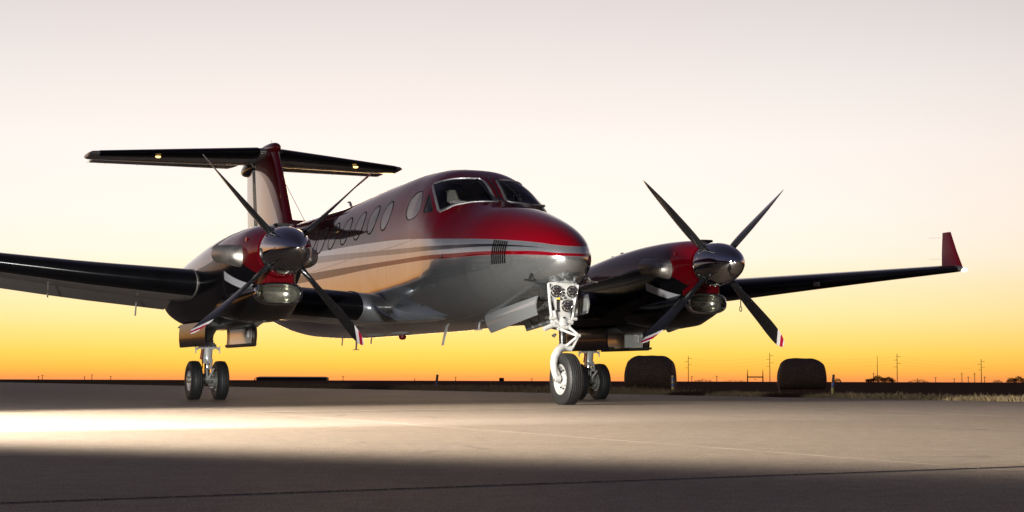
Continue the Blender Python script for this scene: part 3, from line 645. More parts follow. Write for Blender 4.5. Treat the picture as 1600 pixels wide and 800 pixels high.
def propeller(sg, phi):
    global blade_proto
    hub = MB(); hub.lathe([(-.13, .0), (-.13, .25), (-.10, .258), (-.085, .258), (-.085, 0)], L(PS, sg * PY, PZ), (1, 0, 0), 48); hb = hub.build('propeller', M['chrome'], plane, 30)
    sp = MB(); sp.lathe([(-.08, .0), (-.08, .257), (-.02, .257), (.06, .252), (.16, .238), (.26, .212), (.35, .178), (.43, .135), (.49, .09), (.525, .05), (.545, .02), (.55, 0)], L(PS, sg * PY, PZ), (1, 0, 0), 56); sp.build('spinner', M['chrome'], hb, 30)
    for k in range(4):
        a = phi - k * math.pi / 2                 # direction from the hub, from +y towards +z
        er = Vector((0, math.cos(a), math.sin(a))); et = Vector((0, -math.sin(a), math.cos(a))); ax = Vector((1, 0, 0)); p0 = L(PS, sg * PY, PZ)
        if blade_proto is None: o = blade_mesh().build('blade', M['blade'], hb, 40); blade_proto = o
        else: o = blade_proto.copy(); C.objects.link(o); o.parent = hb
        o.matrix_local = Matrix(((ax.x, et.x, er.x, p0.x), (ax.y, et.y, er.y, p0.y), (ax.z, et.z, er.z, p0.z), (0, 0, 0, 1)))
        g = MB(); c_ = p0 + er * .235; g.lathe([(-.03, .0), (-.03, .066), (.02, .062), (.02, .0)], c_, er, 20); g.build('blade_cuff', M['dark'], hb)
        bl_ = MB(); 
    bolts = MB()
    for k in range(24):
        a = 2 * math.pi * k / 24; bolts.lathe([(0, .006), (.004, .006), (.004, 0)], L(PS + .03, sg * PY + .2575 * math.cos(a), PZ + .2575 * math.sin(a)), (0, math.cos(a), math.sin(a)), 6)
    o = bolts.build('spinner_screws', M['steel'], hb); o['kind'] = 'stuff'
def stadium(cy, cz, hw, hh, n=40, flat=.0):
    out = []
    r_ = hh
    for k in range(n):
        a = 2 * math.pi * k / n; out.append((cy + math.copysign(abs(math.cos(a)) ** .62, math.cos(a)) * hw, cz + math.copysign(abs(math.sin(a)) ** .8, math.sin(a)) * hh))
    return out
for sg in (-1, 1):
    ns = list(np.linspace(2.13, 2.4, 8)) + list(np.linspace(2.45, 7.6, 80)); mb = MB()
    mb.grid([[npt(s, a, sg) for a in np.linspace(0, 2 * math.pi, 72, endpoint=False)] for s in ns], True, True, True); nac = mb.build('nacelle', M['nacelle'], plane, 40)
    propeller(sg, R(135) + (R(42.7 - 45) if sg < 0 else 0))
    # air intake under the spinner: duct, polished lip, dark throat
    cy = sg * PY; mb = MB(); rows = []
    for s, hw, hh, cz in ((2.20, .25, .112, 1.175), (2.24, .262, .124, 1.173), (2.32, .27, .132, 1.168), (2.5, .30, .16, 1.145), (2.8, .35, .2, 1.11), (3.2, .38, .21, 1.10), (3.7, .36, .17, 1.10)):
        rows.append([L(s, y, z) for y, z in stadium(cy, cz, hw, hh)])
    mb.grid(rows, True); mb.build('intake_duct', M['black'], nac, 50)
    mb = MB(); rows = []
    for s, d in ((2.262, .004), (2.215, .0035), (2.185, -.003), (2.176, -.011), (2.184, -.020), (2.215, -.028), (2.30, -.034)):
        rows.append([L(s, y, z) for y, z in stadium(cy, 1.174, .262 + d, .124 + d)])
    mb.grid(rows, True); lip = mb.build('intake_lip', M['chrome'], nac, 60)
    mb = MB(); rows = []
    for s, q in ((2.29, 1.0), (2.32, .97), (2.36, .88), (2.40, .7), (2.42, .4), (2.425, .05)): rows.append([L(s, y, z) for y, z in stadium(cy, 1.174, .230 * q, .092 * q)])
    mb.grid(rows, True, False, True); mb.build('intake_throat', M['throat'], nac, 60)
    # cowl neck between the spinner and the intake with its cooling fins
    mb = MB(); rows = []
    for s, hw, z0, z1 in ((2.19, .15, 1.285, 1.44), (2.24, .19, 1.27, 1.44), (2.4, .22, 1.25, 1.44)):
        rows.append([L(s, cy - hw, z0), L(s, cy + hw, z0), L(s, cy + hw, z1), L(s, cy - hw, z1)])
    mb.grid(rows, True, True, True).build('cowl_neck', M['red'], nac, 30)
    for zz in (1.305, 1.33, 1.355):
        b_ = MB(); b_.box(L(2.19, cy, zz), (.02, .24, .008), None, .002); b_.build('cooling_fin', M['red'], nac)
    # exhaust stacks
    for ss in (-1, 1):
        pth = [L(2.52, cy + ss * .26, 1.580), L(2.52, cy + ss * .36, 1.585), L(2.555, cy + ss * .425, 1.595), L(2.64, cy + ss * .475, 1.610), L(2.74, cy + ss * .50, 1.620), L(2.84, cy + ss * .51, 1.625)]
        e = MB(); rows = []; 
        for i, p in enumerate(pth):
            d = (pth[min(i + 1, 5)] - pth[max(i - 1, 0)]).normalized(); sdv = d.cross(Vector((0, 0, 1))).normalized(); w_ = (.09, .09, .09, .085, .085, .085)[i]; hh = (.125, .12, .115, .105, .10, .098)[i]
            rows.append([p + sdv * math.cos(2 * math.pi * k / 24) * w_ + Vector((0, 0, 1)) * math.sin(2 * math.pi * k / 24) * hh for k in range(24)])
        rows.append([pth[-1] + (q - pth[-1]) * .9 for q in rows[-1]]); rows.append([pth[-3] + (q - pth[-1]) * .85 for q in rows[-2]])
        e.grid(rows, True, False, True); e.build('exhaust_stack', M['steel'], nac, 60)
        d_ = MB(); 
        b_ = MB(); b_.box(npt(2.42, R(90 - ss * 62), sg, .002), (.05, .02, .05), None, .006); b_.build('cowl_latch', M['red'], nac)
    for q in (4.45, 4.72):
        v_ = MB(); v_.box(npt(q, R(90), sg, .02), (.06, .04, .05), None, .008); v_.build('cowl_vent', M['dark'], nac)
    v_ = MB(); v_.box(npt(2.32, R(82), sg, .008), (.1, .16, .03), None, .008); v_.build('cowl_vent', M['dark'], nac)
    v_ = MB(); v_.tube([L(2.95, cy + .04, .93), L(3.25, cy + .04, .885)], .035, 10); v_.build('drain_pipe', M['steel'], nac)

# ------------------------------------------------------------------ tail
def fin_row(z, le, ch, t, n=20, x0=0., x1=1.):
    f = foil(n, t, 0); return [L(le + ch * min(max(x, x0), x1), ch * h if x0 <= x <= x1 else 0, z) for x, h in f]
FIN = [(2.35, 10.55, 3.1, .105), (2.72, 10.98, 2.72, .105), (3.4, 11.43, 2.36, .10), (4.06, 11.92, 1.90, .095)]
def finq(z):
    a = np.array(FIN); return [float(np.interp(z, a[:, 0], a[:, k])) for k in (1, 2, 3)]
def fin_paint():
    t = NT('tail_fin_paint'); x, y, z = t.xyz(); s = t.math('MULTIPLY', x, -1)
    b = t.curve(z, [(0, .3), (2.4, .55), (2.72, .75), (3.1, 1.10), (3.5, 1.60), (3.7, 2.05), (3.8, 2.5), (3.84, 3.0), (3.9, 3.9), (5, 4)], 0, 5)
    m = t.range(t.math('SUBTRACT', t.math('ADD', b, 10.55), s), -.003, .003)
    t.set(color=t.mixc(m, SILVER, RED), metal=t.range(m, 0, 1, .75, .15), spec=.05, rough=.3, coat=1, coat_rough=.025); ripple(t, .05, .02); return t.m
M['fin'] = fin_paint()
HX = .66
def trailing(rows_fn, zs, cut, mat, name, parent, gap_=.012):
    pass
mb = MB(); rows = []
for z in np.linspace(2.35, 4.06, 14):
    le, ch, t = finq(z); f = foil(24, t, 0); f = f[(f[:, 0] <= HX)]; rows.append([L(le + ch * x, ch * h, z) for x, h in f])
mb.grid(rows, True, True, True); fin = mb.build('tail_fin', M['fin'], plane, 50)
mb = MB(); rows = []
for z in np.linspace(2.45, 3.86, 12):
    le, ch, t = finq(z); f = foil(24, t, 0); f = f[(f[:, 0] >= HX + .012)]; rows.append([L(le + ch * x, ch * h, z) for x, h in f])
mb.grid(rows, True, True, True); rud = mb.build('rudder', M['fin'], fin, 50)
mb = MB(); rows = []                                 # dorsal fillet ahead of the fin
for s, z in ((9.3, 2.66), (10.0, 2.70), (10.6, 2.75), (11.2, 2.82)): rows.append([L(s, -.10, 2.55), L(s, -.03, z - .03), L(s, 0, z), L(s, .03, z - .03), L(s, .10, 2.55)])
mb.grid(rows, False).build('dorsal_fillet', M['red'], plane, 50)
mb = MB(); mb.lathe([(0, .0), (.01, .03), (.05, .062), (.14, .088), (.3, .105), (.6, .11), (1.0, .09), (1.5, .04), (1.7, 0)], L(11.82, 0, 4.06), (-1, 0, 0), 28); bul = mb.build('fin_bullet', M['red'], plane, 50)
mb = MB(); rows = []
for q in np.linspace(0, 1, 10): 
    s = 13.05 + 1.0 * q; r_ = .13 * math.sin(math.pi * (.12 + .88 * (1 - q))) ** .6; rows.append([L(s, r_ * .75 * math.cos(a), 3.88 + r_ * math.sin(a)) for a in np.linspace(0, 2 * math.pi, 16, endpoint=False)])
mb.grid(rows, True, True, True).build('tail_cone_fairing', M['black'], plane, 50)
mb = MB(); mb.tube([L(12.95, -.10, 3.84), L(13.0, -.13, 3.90), L(13.1, -.13, 3.98)], .02, 8); mb.build('fairing_cover', M['silver'], plane)
HS = [(0.0, 12.15, 2.35, 4.025, .095, 0), (2.70, 13.45, 1.08, 4.018, .10, 0)]
M['stab'] = simple('dark_stabilizer_paint', (.14, .13, .12), .4, .2, .4, 6, .15)
for sg in (-1, 1):
    mb = MB(); rows = []
    for y, le, ch, z, t, _ in mirror_secs(interp_secs(HS, 8), sg):
        f = foil(24, t, 0); f = f[f[:, 0] <= .62]; rows.append([L(le + ch * x, y, z + ch * h) for x, h in f])
    le, ch = 13.36, .70
    rows.append([p * 1.0 for p in rows[-1]])
    for k, p in enumerate(rows[-1]): rows[-1][k] = Vector((p.x * .94 + rows[-2][0].x * .06 - .02, sg * 2.75, (p.z - 4.018) * .5 + 4.018))
    mb.grid(rows, True, True, True); st_ = mb.build('horizontal_stabilizer', M['stab'], plane, 50)
    mb = MB(); rows = []
    for y, le, ch, z, t, _ in mirror_secs([q for q in interp_secs(HS, 30) if .12 <= q[0] <= 2.66], sg):
        f = foil(24, t, 0); f = f[f[:, 0] >= .632]; rows.append([L(le + ch * x, y, z + ch * h) for x, h in f]); rows[-1] = [p + Vector((0, 0, .045 * (p.x + le + ch * .632) / (ch * .37))) for p in rows[-1]]
    mb.grid(rows, True, True, True); el = mb.build('elevator', M['stab'], st_, 50)
    mb = MB(); mb.grid(foil_rows([(a, b, c, d, e, 0) for a, b, c, d, e, _ in mirror_secs([q for q in interp_secs(HS, 30) if .14 <= q[0] <= 2.6], sg)], 24, (16, 31), .004) if False else [[L(le + ch * x, y, z + ch * h) for x, h in (foil(24, t + .012, 0) + np.array([[-.004, 0]]))[18:29]] for y, le, ch, z, t, _ in mirror_secs([q for q in interp_secs(HS, 30) if .14 <= q[0] <= 2.62], sg)], False)
    mb.build('deice_boot', M['boot'], st_, 50)
    n_ = MB(); rows = []
    for r_, h in ((0, -.018), (.022, -.016), (.036, -.008), (.042, .01)): rows.append([L(13.02 + .9 * r_ * math.cos(a) * 1.3, sg * 1.72 + r_ * math.sin(a) * 1.1, 3.945 + h) for a in np.linspace(0, 2 * math.pi, 16, endpoint=False)])
    n_.grid(rows, True).build('tail_lamp', M['tail_lamp'], st_, 50)
    for y in (2.62, 2.3, 1.75):
        k_ = MB(); k_.tube([L(14.33, sg * y, 4.0), L(14.58, sg * (y + .02), 3.965)], .0025, 5); k_.build('static_wick', M['dark'], st_)
    for y in (.8, .84): k_ = MB(); k_.box(L(14.25, sg * y, 3.975), (.05, .02, .04), None, .004); k_.build('trim_tab_horn', M['dark'], st_)
# ventral and roof fittings
k_ = MB(); k_.tube([L(11.6, 0, 3.56), L(10.2, .02, 2.66)], .004, 6); k_.build('aerial_wire', M['dark'], plane)
k_ = MB(); k_.tube([L(7.78, 0, 2.60), L(7.90, 0, 2.76), L(7.93, 0, 2.79), L(8.02, 0, 2.80)], [.03, .02, .016, .012], 8); k_.build('roof_probe', M['dirty'], plane)
k_ = MB(); k_.tube([L(12.2, 0, 4.14), L(12.24, 0, 4.22)], .003, 6); k_.build('fin_aerial', M['dirty'], plane)

# ------------------------------------------------------------------ landing gear
def tyre_prof(R_, w, rim_r, grooves):
    """(axial, radius) outline of a tyre, bead to bead"""
    p = [(-w * .36, rim_r - .01), (-w * .40, rim_r + .004), (-w * .47, rim_r + .25 * (R_ - rim_r)), (-w * .5, rim_r + .5 * (R_ - rim_r)), (-w * .475, rim_r + .75 * (R_ - rim_r)), (-w * .42, R_ - .018), (-w * .36, R_ - .007)]
    x = -w * .30
    for g in range(grooves):
        xg = -w * .28 + w * .56 * g / (grooves - 1); rr = R_ - .012 * (xg / (w * .5)) ** 2
        p += [(xg - .0075, rr), (xg - .0055, rr - .008), (xg + .0055, rr - .008), (xg + .0075, rr)]
    return p + [(-a, r) for a, r in p[:7][::-1]]
def wheel(name, c, R_, w, rim_r, grooves, parent, rim_mat, outer, sq=.012):
    """c centre (local), axle along y; outer = which side shows the hub dish; parent is the gear leg"""
    mb = MB(); mb.lathe(tyre_prof(R_, w, rim_r, grooves), c, (0, 1, 0), 56)
    v = []
    for p in mb.v:                                # the flat where the tyre carries the load
        z = p[2]; lim = c.z - R_ + sq
        v.append((p[0], p[1] + (0 if z > lim + .03 else (p[1] - c.y) * .06), max(z, lim)))
    ty = obj('tyre', v, mb.f, M['tyre'], parent, 40)
    o = outer; mb = MB()
    mb.lathe([(o * w * .30, 0.02), (o * w * .33, .045), (o * w * .33, .06), (o * w * .20, .075), (o * w * .16, rim_r * .68), (o * w * .24, rim_r * .86), (o * w * .39, rim_r - .012), (o * w * .42, rim_r + .006), (o * w * .385, rim_r + .008), (o * w * .3, rim_r - .02), (-o * w * .3, rim_r - .02), (-o * w * .40, rim_r + .006), (-o * w * .36, rim_r - .02), (-o * w * .1, rim_r * .6), (-o * w * .1, .03)], c, (0, 1, 0), 48)
    rm = mb.build('rim', rim_mat, parent, 30)
    return ty, rm
def gear_main(sg):
    cy = sg * PY; st_ = MB()
    st_.tube([L(5.47, cy, .735), L(5.475, cy, .70), L(5.48, cy, .53), L(5.48, cy, .45)], [.078, .072, .062, .066], 20)
    st_.box(L(5.46, cy, .665), (.12, .20, .085), None, .02)
    for q in (-1, 1):
        st_.tube([L(5.46, cy + q * .09, .655), L(5.46, cy + q * .125, .635), L(5.46, cy + q * .15, .62)], .014, 8); st_.tube([L(5.46, cy + q * .15, .66), L(5.46, cy + q * .15, .575)], .009, 8)
    leg = st_.build('main_gear_leg', M['white'], plane, 40)
    d = MB(); d.tube([L(5.48, cy, .47), L(5.48, cy, .27)], .036, 16); d.build('oleo_piston', M['chrome'], leg)
    d = MB(); d.tube([L(5.46, cy, .72), L(5.30, cy, 1.02)], .062, 14); d.build('upper_strut', M['dirty'], leg)
    d = MB(); d.tube([L(5.50, cy - .05, .66), L(5.62, cy + .10, .90), L(5.7, cy + .16, 1.05)], [.05, .055, .06], 10); d.build('drag_brace', M['dirty'], leg)
    d = MB(); d.tube([L(5.50, cy + .17, .93), L(5.5, cy + .33, .985)], .028, 10); d.build('door_link', M['white'], leg)
    d = MB(); d.tube([L(5.48, cy - .25, .255), L(5.48, cy + .25, .255)], .034, 14); d.lathe([(-.09, .045), (-.05, .055), (.05, .055), (.09, .045)], L(5.48, cy, .255), (0, 1, 0), 20); d.build('axle', M['alloy'], leg)
    for q, yy in ((1, .30), (-1, .30)):
        d = MB(); z0, z1 = ((.50, .385), (.385, .275))[q < 0]
        d.tube([L(5.42 if q > 0 else 5.31, cy - .045, z0), L(5.31 if q > 0 else 5.41, cy - .01, z1)], .013, 8); d.tube([L(5.42 if q > 0 else 5.31, cy + .045, z0), L(5.31 if q > 0 else 5.41, cy + .01, z1)], .013, 8); d.build('torque_link', M['white'], leg)
    d = MB(); d.tube([L(5.41, cy - .06, .64), L(5.40, cy - .085, .52), L(5.42, cy - .07, .40), L(5.44, cy - .10, .29)], .007, 6); d.build('brake_hose', M['brass'], leg)
    d = MB(); d.tube([L(5.42, cy - .075, .62), L(5.43, cy - .09, .5)], .016, 8); d.build('gear_cable', M['red'], leg)
    for q in (-1, 1):
        c = L(5.48, cy + q * .164, .237); wheel('wheel', c, .247, .145, .118, 4, leg, M['white'], q)
        d = MB(); d.lathe([(-q * .05, .06), (-q * .05, .104), (-q * .078, .108), (-q * .086, .108), (-q * .09, .10), (-q * .10, .10), (-q * .104, .06)], c, (0, 1, 0), 36); d.build('brake_disc', M['alloy'], leg, 30)
        for k in range(7):
            a = 2 * math.pi * k / 7 + .2; d = MB(); d.lathe([(0, .017), (.03, .017), (.034, .010), (.034, 0)], c + Vector((.08 * math.cos(a), -q * .095, .08 * math.sin(a))), (0, -q, 0), 10); d.build('brake_cylinder', M['alloy'], leg)
        d = MB(); d.lathe([(0, .03), (.02, .03), (.03, .012), (.03, 0)], c + Vector((0, q * .055, 0)), (0, q, 0), 16); d.build('hub_cap', M['alloy'], leg)
        for k in range(8):
            a = 2 * math.pi * k / 8; d = MB(); d.lathe([(0, .008), (.012, .008), (.012, 0)], c + Vector((.068 * math.cos(a), q * .03, .068 * math.sin(a))), (0, q, 0), 8); d.build('wheel_bolt', M['steel'], leg)
    # doors: outboard and inboard, hinged along the well, hanging straight down
    for q in (-1, 1):
        yo = cy + q * .30; rows = []
        for s in np.linspace(4.28, 5.68, 10):
            rr = []
            for k in range(9):
                z = .93 - .285 * k / 8; bow = .014 * (1 - (2 * k / 8 - 1) ** 2); cut = .05 * max(0, (k - 6) / 2) if s in (4.12,) else 0
                rr.append((s + cut, yo + q * bow, z))
            rows.append(rr)
        mb = MB(); out = [[L(s, y, z) for s, y, z in r] for r in rows]; inn = [[L(s, y - q * .018, z) for s, y, z in r[::-1]] for r in rows]
        mb.grid([a + b for a, b in zip(out, inn)], True, True, True); dr = mb.build('main_gear_door', M['black'], plane, 30)
        rows = [[L(s, y - q * .021, z) for s, y, z in r[1:-1]] for r in rows[1:-1]]
        b_ = MB(); b_.grid(rows, False); b_.build('door_inner_panel', M['glossgrey'], dr, 30)
        b_ = MB(); b_.box(L(4.9, yo - q * .03, .67), (1.5, .012, .03), None, .004); b_.build('door_stiffener', M['dark'], dr)
        b_ = MB(); b_.box(L(4.55, yo - q * .035, .80), (.10, .03, .10), None, .01); b_.tube([L(4.55, yo - q * .04, .84), L(4.6, yo - q * .10, .93)], .014, 8); b_.build('door_hinge', M['white'], dr)
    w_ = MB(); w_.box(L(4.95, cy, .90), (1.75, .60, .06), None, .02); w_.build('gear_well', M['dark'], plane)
t = NT('door_inside_paint'); t.set(color=(.45, .46, .44), metal=.35, rough=.2, coat=.5); M['glossgrey'] = t.m
gear_main(-1); gear_main(1)

# nose gear
NA = L(.49, -.012, .262)
leg = MB()
leg.tube([L(.66, -.01, 1.16), L(.64, -.01, .95), L(.60, -.01, .84), L(.585, -.01, .80)], [.055, .06, .068, .072], 18); leg.box(L(.60, -.01, .86), (.10, .24, .045), None, .012)
nleg = leg.build('nose_gear_leg', M['white'], plane, 40)
pl_ = MB(); rows = []
for z, y0, y1 in ((1.275, -.165, .145), (1.18, -.175, .15), (1.06, -.115, .095), (.95, -.08, .075), (.87, -.075, .07)): rows.append([L(.57, y0, z), L(.555, (y0 + y1) / 2, z), L(.57, y1, z), L(.60, y1, z), L(.60, y0, z)])
pl_.grid(rows, True, True, True); pl_.build('lamp_bracket', M['white'], nleg, 30)
for y0, y1, z0, z1, r_ in ((-.185, -.13, 1.26, .86, .016), (.155, .10, 1.25, .88, .014), (-.12, -.06, .98, .82, .02)):
    d = MB(); d.tube([L(.555, y0, z0), L(.56, (y0 + y1) / 2 - .01, (z0 + z1) / 2), L(.58, y1, z1)], r_, 10); d.build('side_brace', M['white'], nleg)
for y, z in ((-.108, 1.18), (.076, 1.178), (.018, 1.028)):
    d = MB(); d.lathe([(-.05, .03), (-.03, .05), (.0, .061), (.012, .0625), (.016, .058), (.012, .054)], L(.545, y, z), (1, 0, 0), 28); h = d.build('landing_light', M['glossblack'], nleg, 40)
    d = MB(); d.lathe([(.008, .055), (.014, .04), (.017, .0)], L(.545, y, z), (1, 0, 0), 28); d.build('lamp_lens', M['lens'], h, 60)
    for k in range(7):
        a = 2 * math.pi * k / 6; rr = .030 if k < 6 else 0; d = MB(); d.lathe([(0, .0125), (.006, .0135), (.007, .009), (.004, 0)], L(.545, y + rr * math.cos(a), z + rr * math.sin(a)) + Vector((.0145, 0, 0)), (1, 0, 0), 10); d.build('lamp_cell', M['chrome'], h, 40)
    d = MB(); d.lathe([(-.02, .0635), (-.02, .068), (.006, .068), (.006, .0635)], L(.545, y, z), (1, 0, 0), 28); d.build('lamp_ring', M['white'], h, 40)
for y, z in ((-.02, 1.20), (-.015, 1.165), (-.02, 1.135), (.0, 1.11), (-.045, 1.10), (.085, 1.08), (-.01, .905), (-.12, .90)):
    d = MB(); d.lathe([(0, .011), (.012, .010), (.012, 0)], L(.552, y, z), (1, 0, 0), 8); d.build('bracket_bolt', M['dark'], nleg)
d = MB(); d.box(L(.548, -.075, 1.105), (.004, .035, .02)); 
t = NT('yellow_tag'); t.set(color=(.6, .42, .03), rough=.5); d.build('placard', t.m, nleg)
for y in (-.075, .055):
    d = MB(); d.box(L(.556, y, 1.03), (.006, .035, .13), None, .002); d.build('bracket_cutout', M['dark'], nleg)
d = MB(); d.tube([L(.56, -.235, .785), L(.56, -.11, .835)], .026, 12); d.tube([L(.56, -.11, .835), L(.57, -.03, .86)], .016, 10); d.build('steering_actuator', M['white'], nleg)
for y, z in ((-.14, .90), (.105, .895), (-.10, .82)):
    d = MB(); d.tube([L(.55, y - .03, z), L(.55, y + .03, z)], .018, 8); d.build('pivot_pin', M['white'], nleg)
d = MB(); d.tube([L(.56, -.04, .84), L(.55, -.01, .80), L(.555, .0, .77)], .007, 6); d.build('brake_hose', M['brass'], nleg)
d = MB(); d.tube([L(.55, -.115, .74), L(.55, -.125, .70)], .014, 6); d.tube([L(.55, -.145, .715), L(.55, -.1, .73)], .011, 6); d.build('cable_end', M['dark'], nleg)
d = MB(); d.tube([L(.585, -.01, .84), L(.575, -.01, .60)], .042, 18); d.build('oleo_piston', M['glossblack'], nleg)
d = MB()                                             # scissors: upper pair, lower pair, meeting at the knee
for a, b in ((L(.56, -.07, .795), L(.44, .09, .715)), (L(.56, .05, .81), L(.44, .105, .725)), (L(.55, .0, .60), L(.44, .09, .705)), (L(.55, .085, .585), L(.44, .105, .705))): d.tube([a, b], [.016, .012], 8)
d.tube([L(.44, .075, .712), L(.44, .125, .718)], .018, 10); d.tube([L(.56, -.08, .80), L(.56, .06, .812)], .03, 12); d.build('torque_link', M['white'], nleg)
d = MB(); d.tube([L(.555, .085, .585), L(.57, .03, .60), L(.565, -.03, .595), L(.54, -.085, .555), L(.51, -.135, .49), L(.50, -.152, .42), L(.495, -.146, .35), L(.49, -.128, .29), L(.49, -.118, .262)], [.035, .042, .046, .045, .042, .038, .034, .034, .03], 16); d.lathe([(-.03, .0), (-.03, .04), (.03, .04), (.03, 0)], L(.49, -.115, .272), (0, 1, 0), 18); d.build('wheel_fork', M['white'], nleg, 50)
wheel('wheel', NA, .276, .168, .152, 5, nleg, M['white'], -1)
d = MB(); d.lathe([(0, .02), (.008, .02), (.008, 0)], NA + Vector((0, -.135, 0)), (0, -1, 0), 12); d.build('axle_nut', M['alloy'], nleg)
for k in range(9):
    a = 2 * math.pi * k / 9; d = MB(); d.lathe([(0, .010), (.014, .009), (.014, 0)], NA + Vector((.095 * math.cos(a), -.034, .095 * math.sin(a))), (0, -1, 0), 8); d.build('wheel_bolt', M['dark'], nleg)
# nose gear doors
def nose_door(sg, s0, s1, zt0, zt1, dep0, dep1, y0):
    rows = []
    for k in range(9):
        q = k / 8; s = s0 + (s1 - s0) * q; zt = zt0 + (zt1 - zt0) * q; dp = dep0 + (dep1 - dep0) * q; r_ = []
        for j in range(7):
            u = j / 6; r_.append((s - .18 * u * q, sg * (y0 + .02 * math.sin(u * math.pi)), zt - dp * u))
        rows.append(r_)
    mb = MB(); mb.grid([[L(*p) for p in r] + [L(p[0], p[1] - sg * .016, p[2]) for p in r[::-1]] for r in rows], True, True, True); dr = mb.build('nose_gear_door', M['silver'], plane, 30)
    if sg > 0:
        for k in range(1, 8):
            a, b = Vector(L(*rows[k][1])), Vector(L(*rows[k][5])); b_ = MB(); b_.tube([a - Vector((0, .022, 0)), b - Vector((0, .022, 0))], .012, 6); b_.build('door_rib', M['white'], dr)
        rws = [[L(p[0], p[1] - .018, p[2]) for p in r[1:-1]] for r in rows]; b_ = MB(); b_.grid(rws, False); b_.build('door_inner_panel', M['glossgrey'], dr)
nose_door(-1, .62, 2.06, 1.13, .985, .20, .21, .29); nose_door(1, .62, 2.40, 1.16, .93, .20, .12, .30)
mb = MB(); rows = []                                  # small front fairing carried by the leg
for z, a in ((1.27, .5), (1.2, 1), (1.1, 1), (1.02, .6)): rows.append([L(.62 - .03 * a * math.sin(u), .165 + .045 * a * math.sin(u), z) if False else L(.66 - .10 * math.sin(u), .10 + .10 * a * math.cos(u) * .9, z) for u in np.linspace(-.5, 1.6, 8)])
mb.grid(rows, False); o = mb.build('leg_fairing', M['white'], nleg); md = o.modifiers.new('thick', 'SOLIDIFY'); md.thickness = .008
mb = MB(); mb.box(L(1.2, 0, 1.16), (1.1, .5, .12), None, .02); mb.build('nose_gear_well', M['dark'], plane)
for s_k, th_k in ((1.55, 190), (3.05, 214), (2.2, 176)):
    for tt in (th_k, 180 - th_k):
        d = MB(); p_ = fpt(s_k, R(tt)); n_ = (fpt(s_k, R(tt), .05) - p_).normalized(); d.lathe([(-.004, .017), (.004, .017), (.009, .010), (.010, 0)], p_, n_, 14); d.build('static_port', M['chrome'], plane)
# pitot masts
for sg in (-1, 1):
    d = MB(); d.tube([L(.70, sg * .30, 1.39), L(.68, sg * .34, 1.33), L(.66, sg * .355, 1.30)], .012, 8); d.tube([L(.76, sg * .36, 1.305), L(.52, sg * .36, 1.285)], [.014, .008], 8); d.build('pitot_tube', M['glossblack'] if sg < 0 else M['steel'], plane)

# ------------------------------------------------------------------ things on the far side of the apron
def ray_at(px, py, dist):
    d = fw + r2 * ((px - 800) / F_PX) - u2 * ((py - 400) / F_PX); k = dist / d.y; return Vector((d.x * k, dist, .2463 + d.z * k))
wt_ = NT('bale_wrap'); h1 = wt_.noise(1, 4, .6, wt_.mapping((3, 60, 60))); h2 = wt_.noise(14, 3)
wt_.set(color=wt_.ramp(h2, [(.3, (.075, .05, .036)), (.7, (.17, .118, .08))]), rough=.75, spec=.3); wt_.bump(wt_.math('ADD', h1, h2), .3, .012); M['wrap'] = wt_.m
def bale(x, y, half, rad, rz, label, seed):
    rg = np.random.default_rng(seed); t = thing('hay_bale', label, 'hay bale', (x, y, -.05), rz, 'round bales by the apron'); rows = []
    ph = rg.uniform(0, 6, 6)
    for i in range(25):
        u = -1 + 2 * i / 24; x0 = half * u; k = (1 - abs(u) ** 5 * .30); row = []
        for j in range(48):
            a = 2 * math.pi * j / 48; r_ = rad * k * (1 + .012 * math.sin(5 * a + ph[0] + 2 * u) + .01 * math.sin(9 * u + ph[1] + a) + rg.normal(0, .003)); yy = r_ * math.cos(a); zz = rad + r_ * math.sin(a)
            if zz < rad: yy *= 1 + .10 * (1 - zz / rad) ; zz = rad - (rad - zz) / k
            row.append((x0 * (.94 + .16 * max(0.0, 1 - zz / (2 * rad)) ** .8), yy, max(zz, .02)))
        rows.append(row)
    mb = MB(); mb.grid(rows, True); mb.build('wrap', M['wrap'], t, 60)
    for s_ in (-1, 1):
        mb = MB(); base = rows[0] if s_ < 0 else rows[-1]; c = sum((Vector(p) for p in base), Vector()) / 48; rr = []
        for q in (1, .9, .7, .45, .2, .02): rr.append([c + (Vector(p) - c) * q + Vector((s_ * .06 * (1 - q ** 4) + .02 * math.sin(9 * q), 0, 0)) for p in base])
        mb.grid(rr, True, False, True); mb.build('end_face', M['wrap'], t, 60)
    return t
D1 = 62; p = ray_at(1016, 590, D1); bale(p.x, D1, .78, .60, R(-16), 'larger dark round bale at the apron edge, nearest the nose wheel', 1)
D2 = 66; p = ray_at(1252.5, 590, D2); bale(p.x, D2, .78, .585, R(2), 'dark round bale standing alone to the right of the propellers', 2)

post_mats = [simple('reflector_blue', (.03, .09, .30), .3), simple('reflector_yellow', (.40, .36, .06), .35), simple('post_grey', (.10, .09, .08), .6)]
def marker(px, ytop, ybase, dist, lean, label, bands):
    b = ray_at(px, ybase, dist); tp = ray_at(px, ytop, dist); hgt = tp.z + .05; t = thing('apron_marker', label, 'marker post', (b.x, dist, -.05), 0, 'reflective marker posts along the apron')
    ax = Vector((math.sin(lean), 0, math.cos(lean))); r_ = .027 * dist / 38
    q = MB(); q.lathe([(0, r_), (hgt - .01, r_), (hgt, r_ * .7), (hgt, 0)], (0, 0, 0), ax, 14); q.build('post', post_mats[2], t)
    for z0, z1, m in bands: 
        q = MB(); q.lathe([(hgt * z0, r_), (hgt * z0, r_ + .003), (hgt * z1, r_ + .003), (hgt * z1, r_)], (0, 0, 0), ax, 14); q.build('reflector_band', post_mats[m], t)
marker(1051, 586, 613, 38, R(0), 'upright blue and yellow marker post in front of the larger bale', ((.28, .42, 1), (.42, .60, 0), (.60, .70, 1), (.70, .88, 0), (.88, .97, 1)))
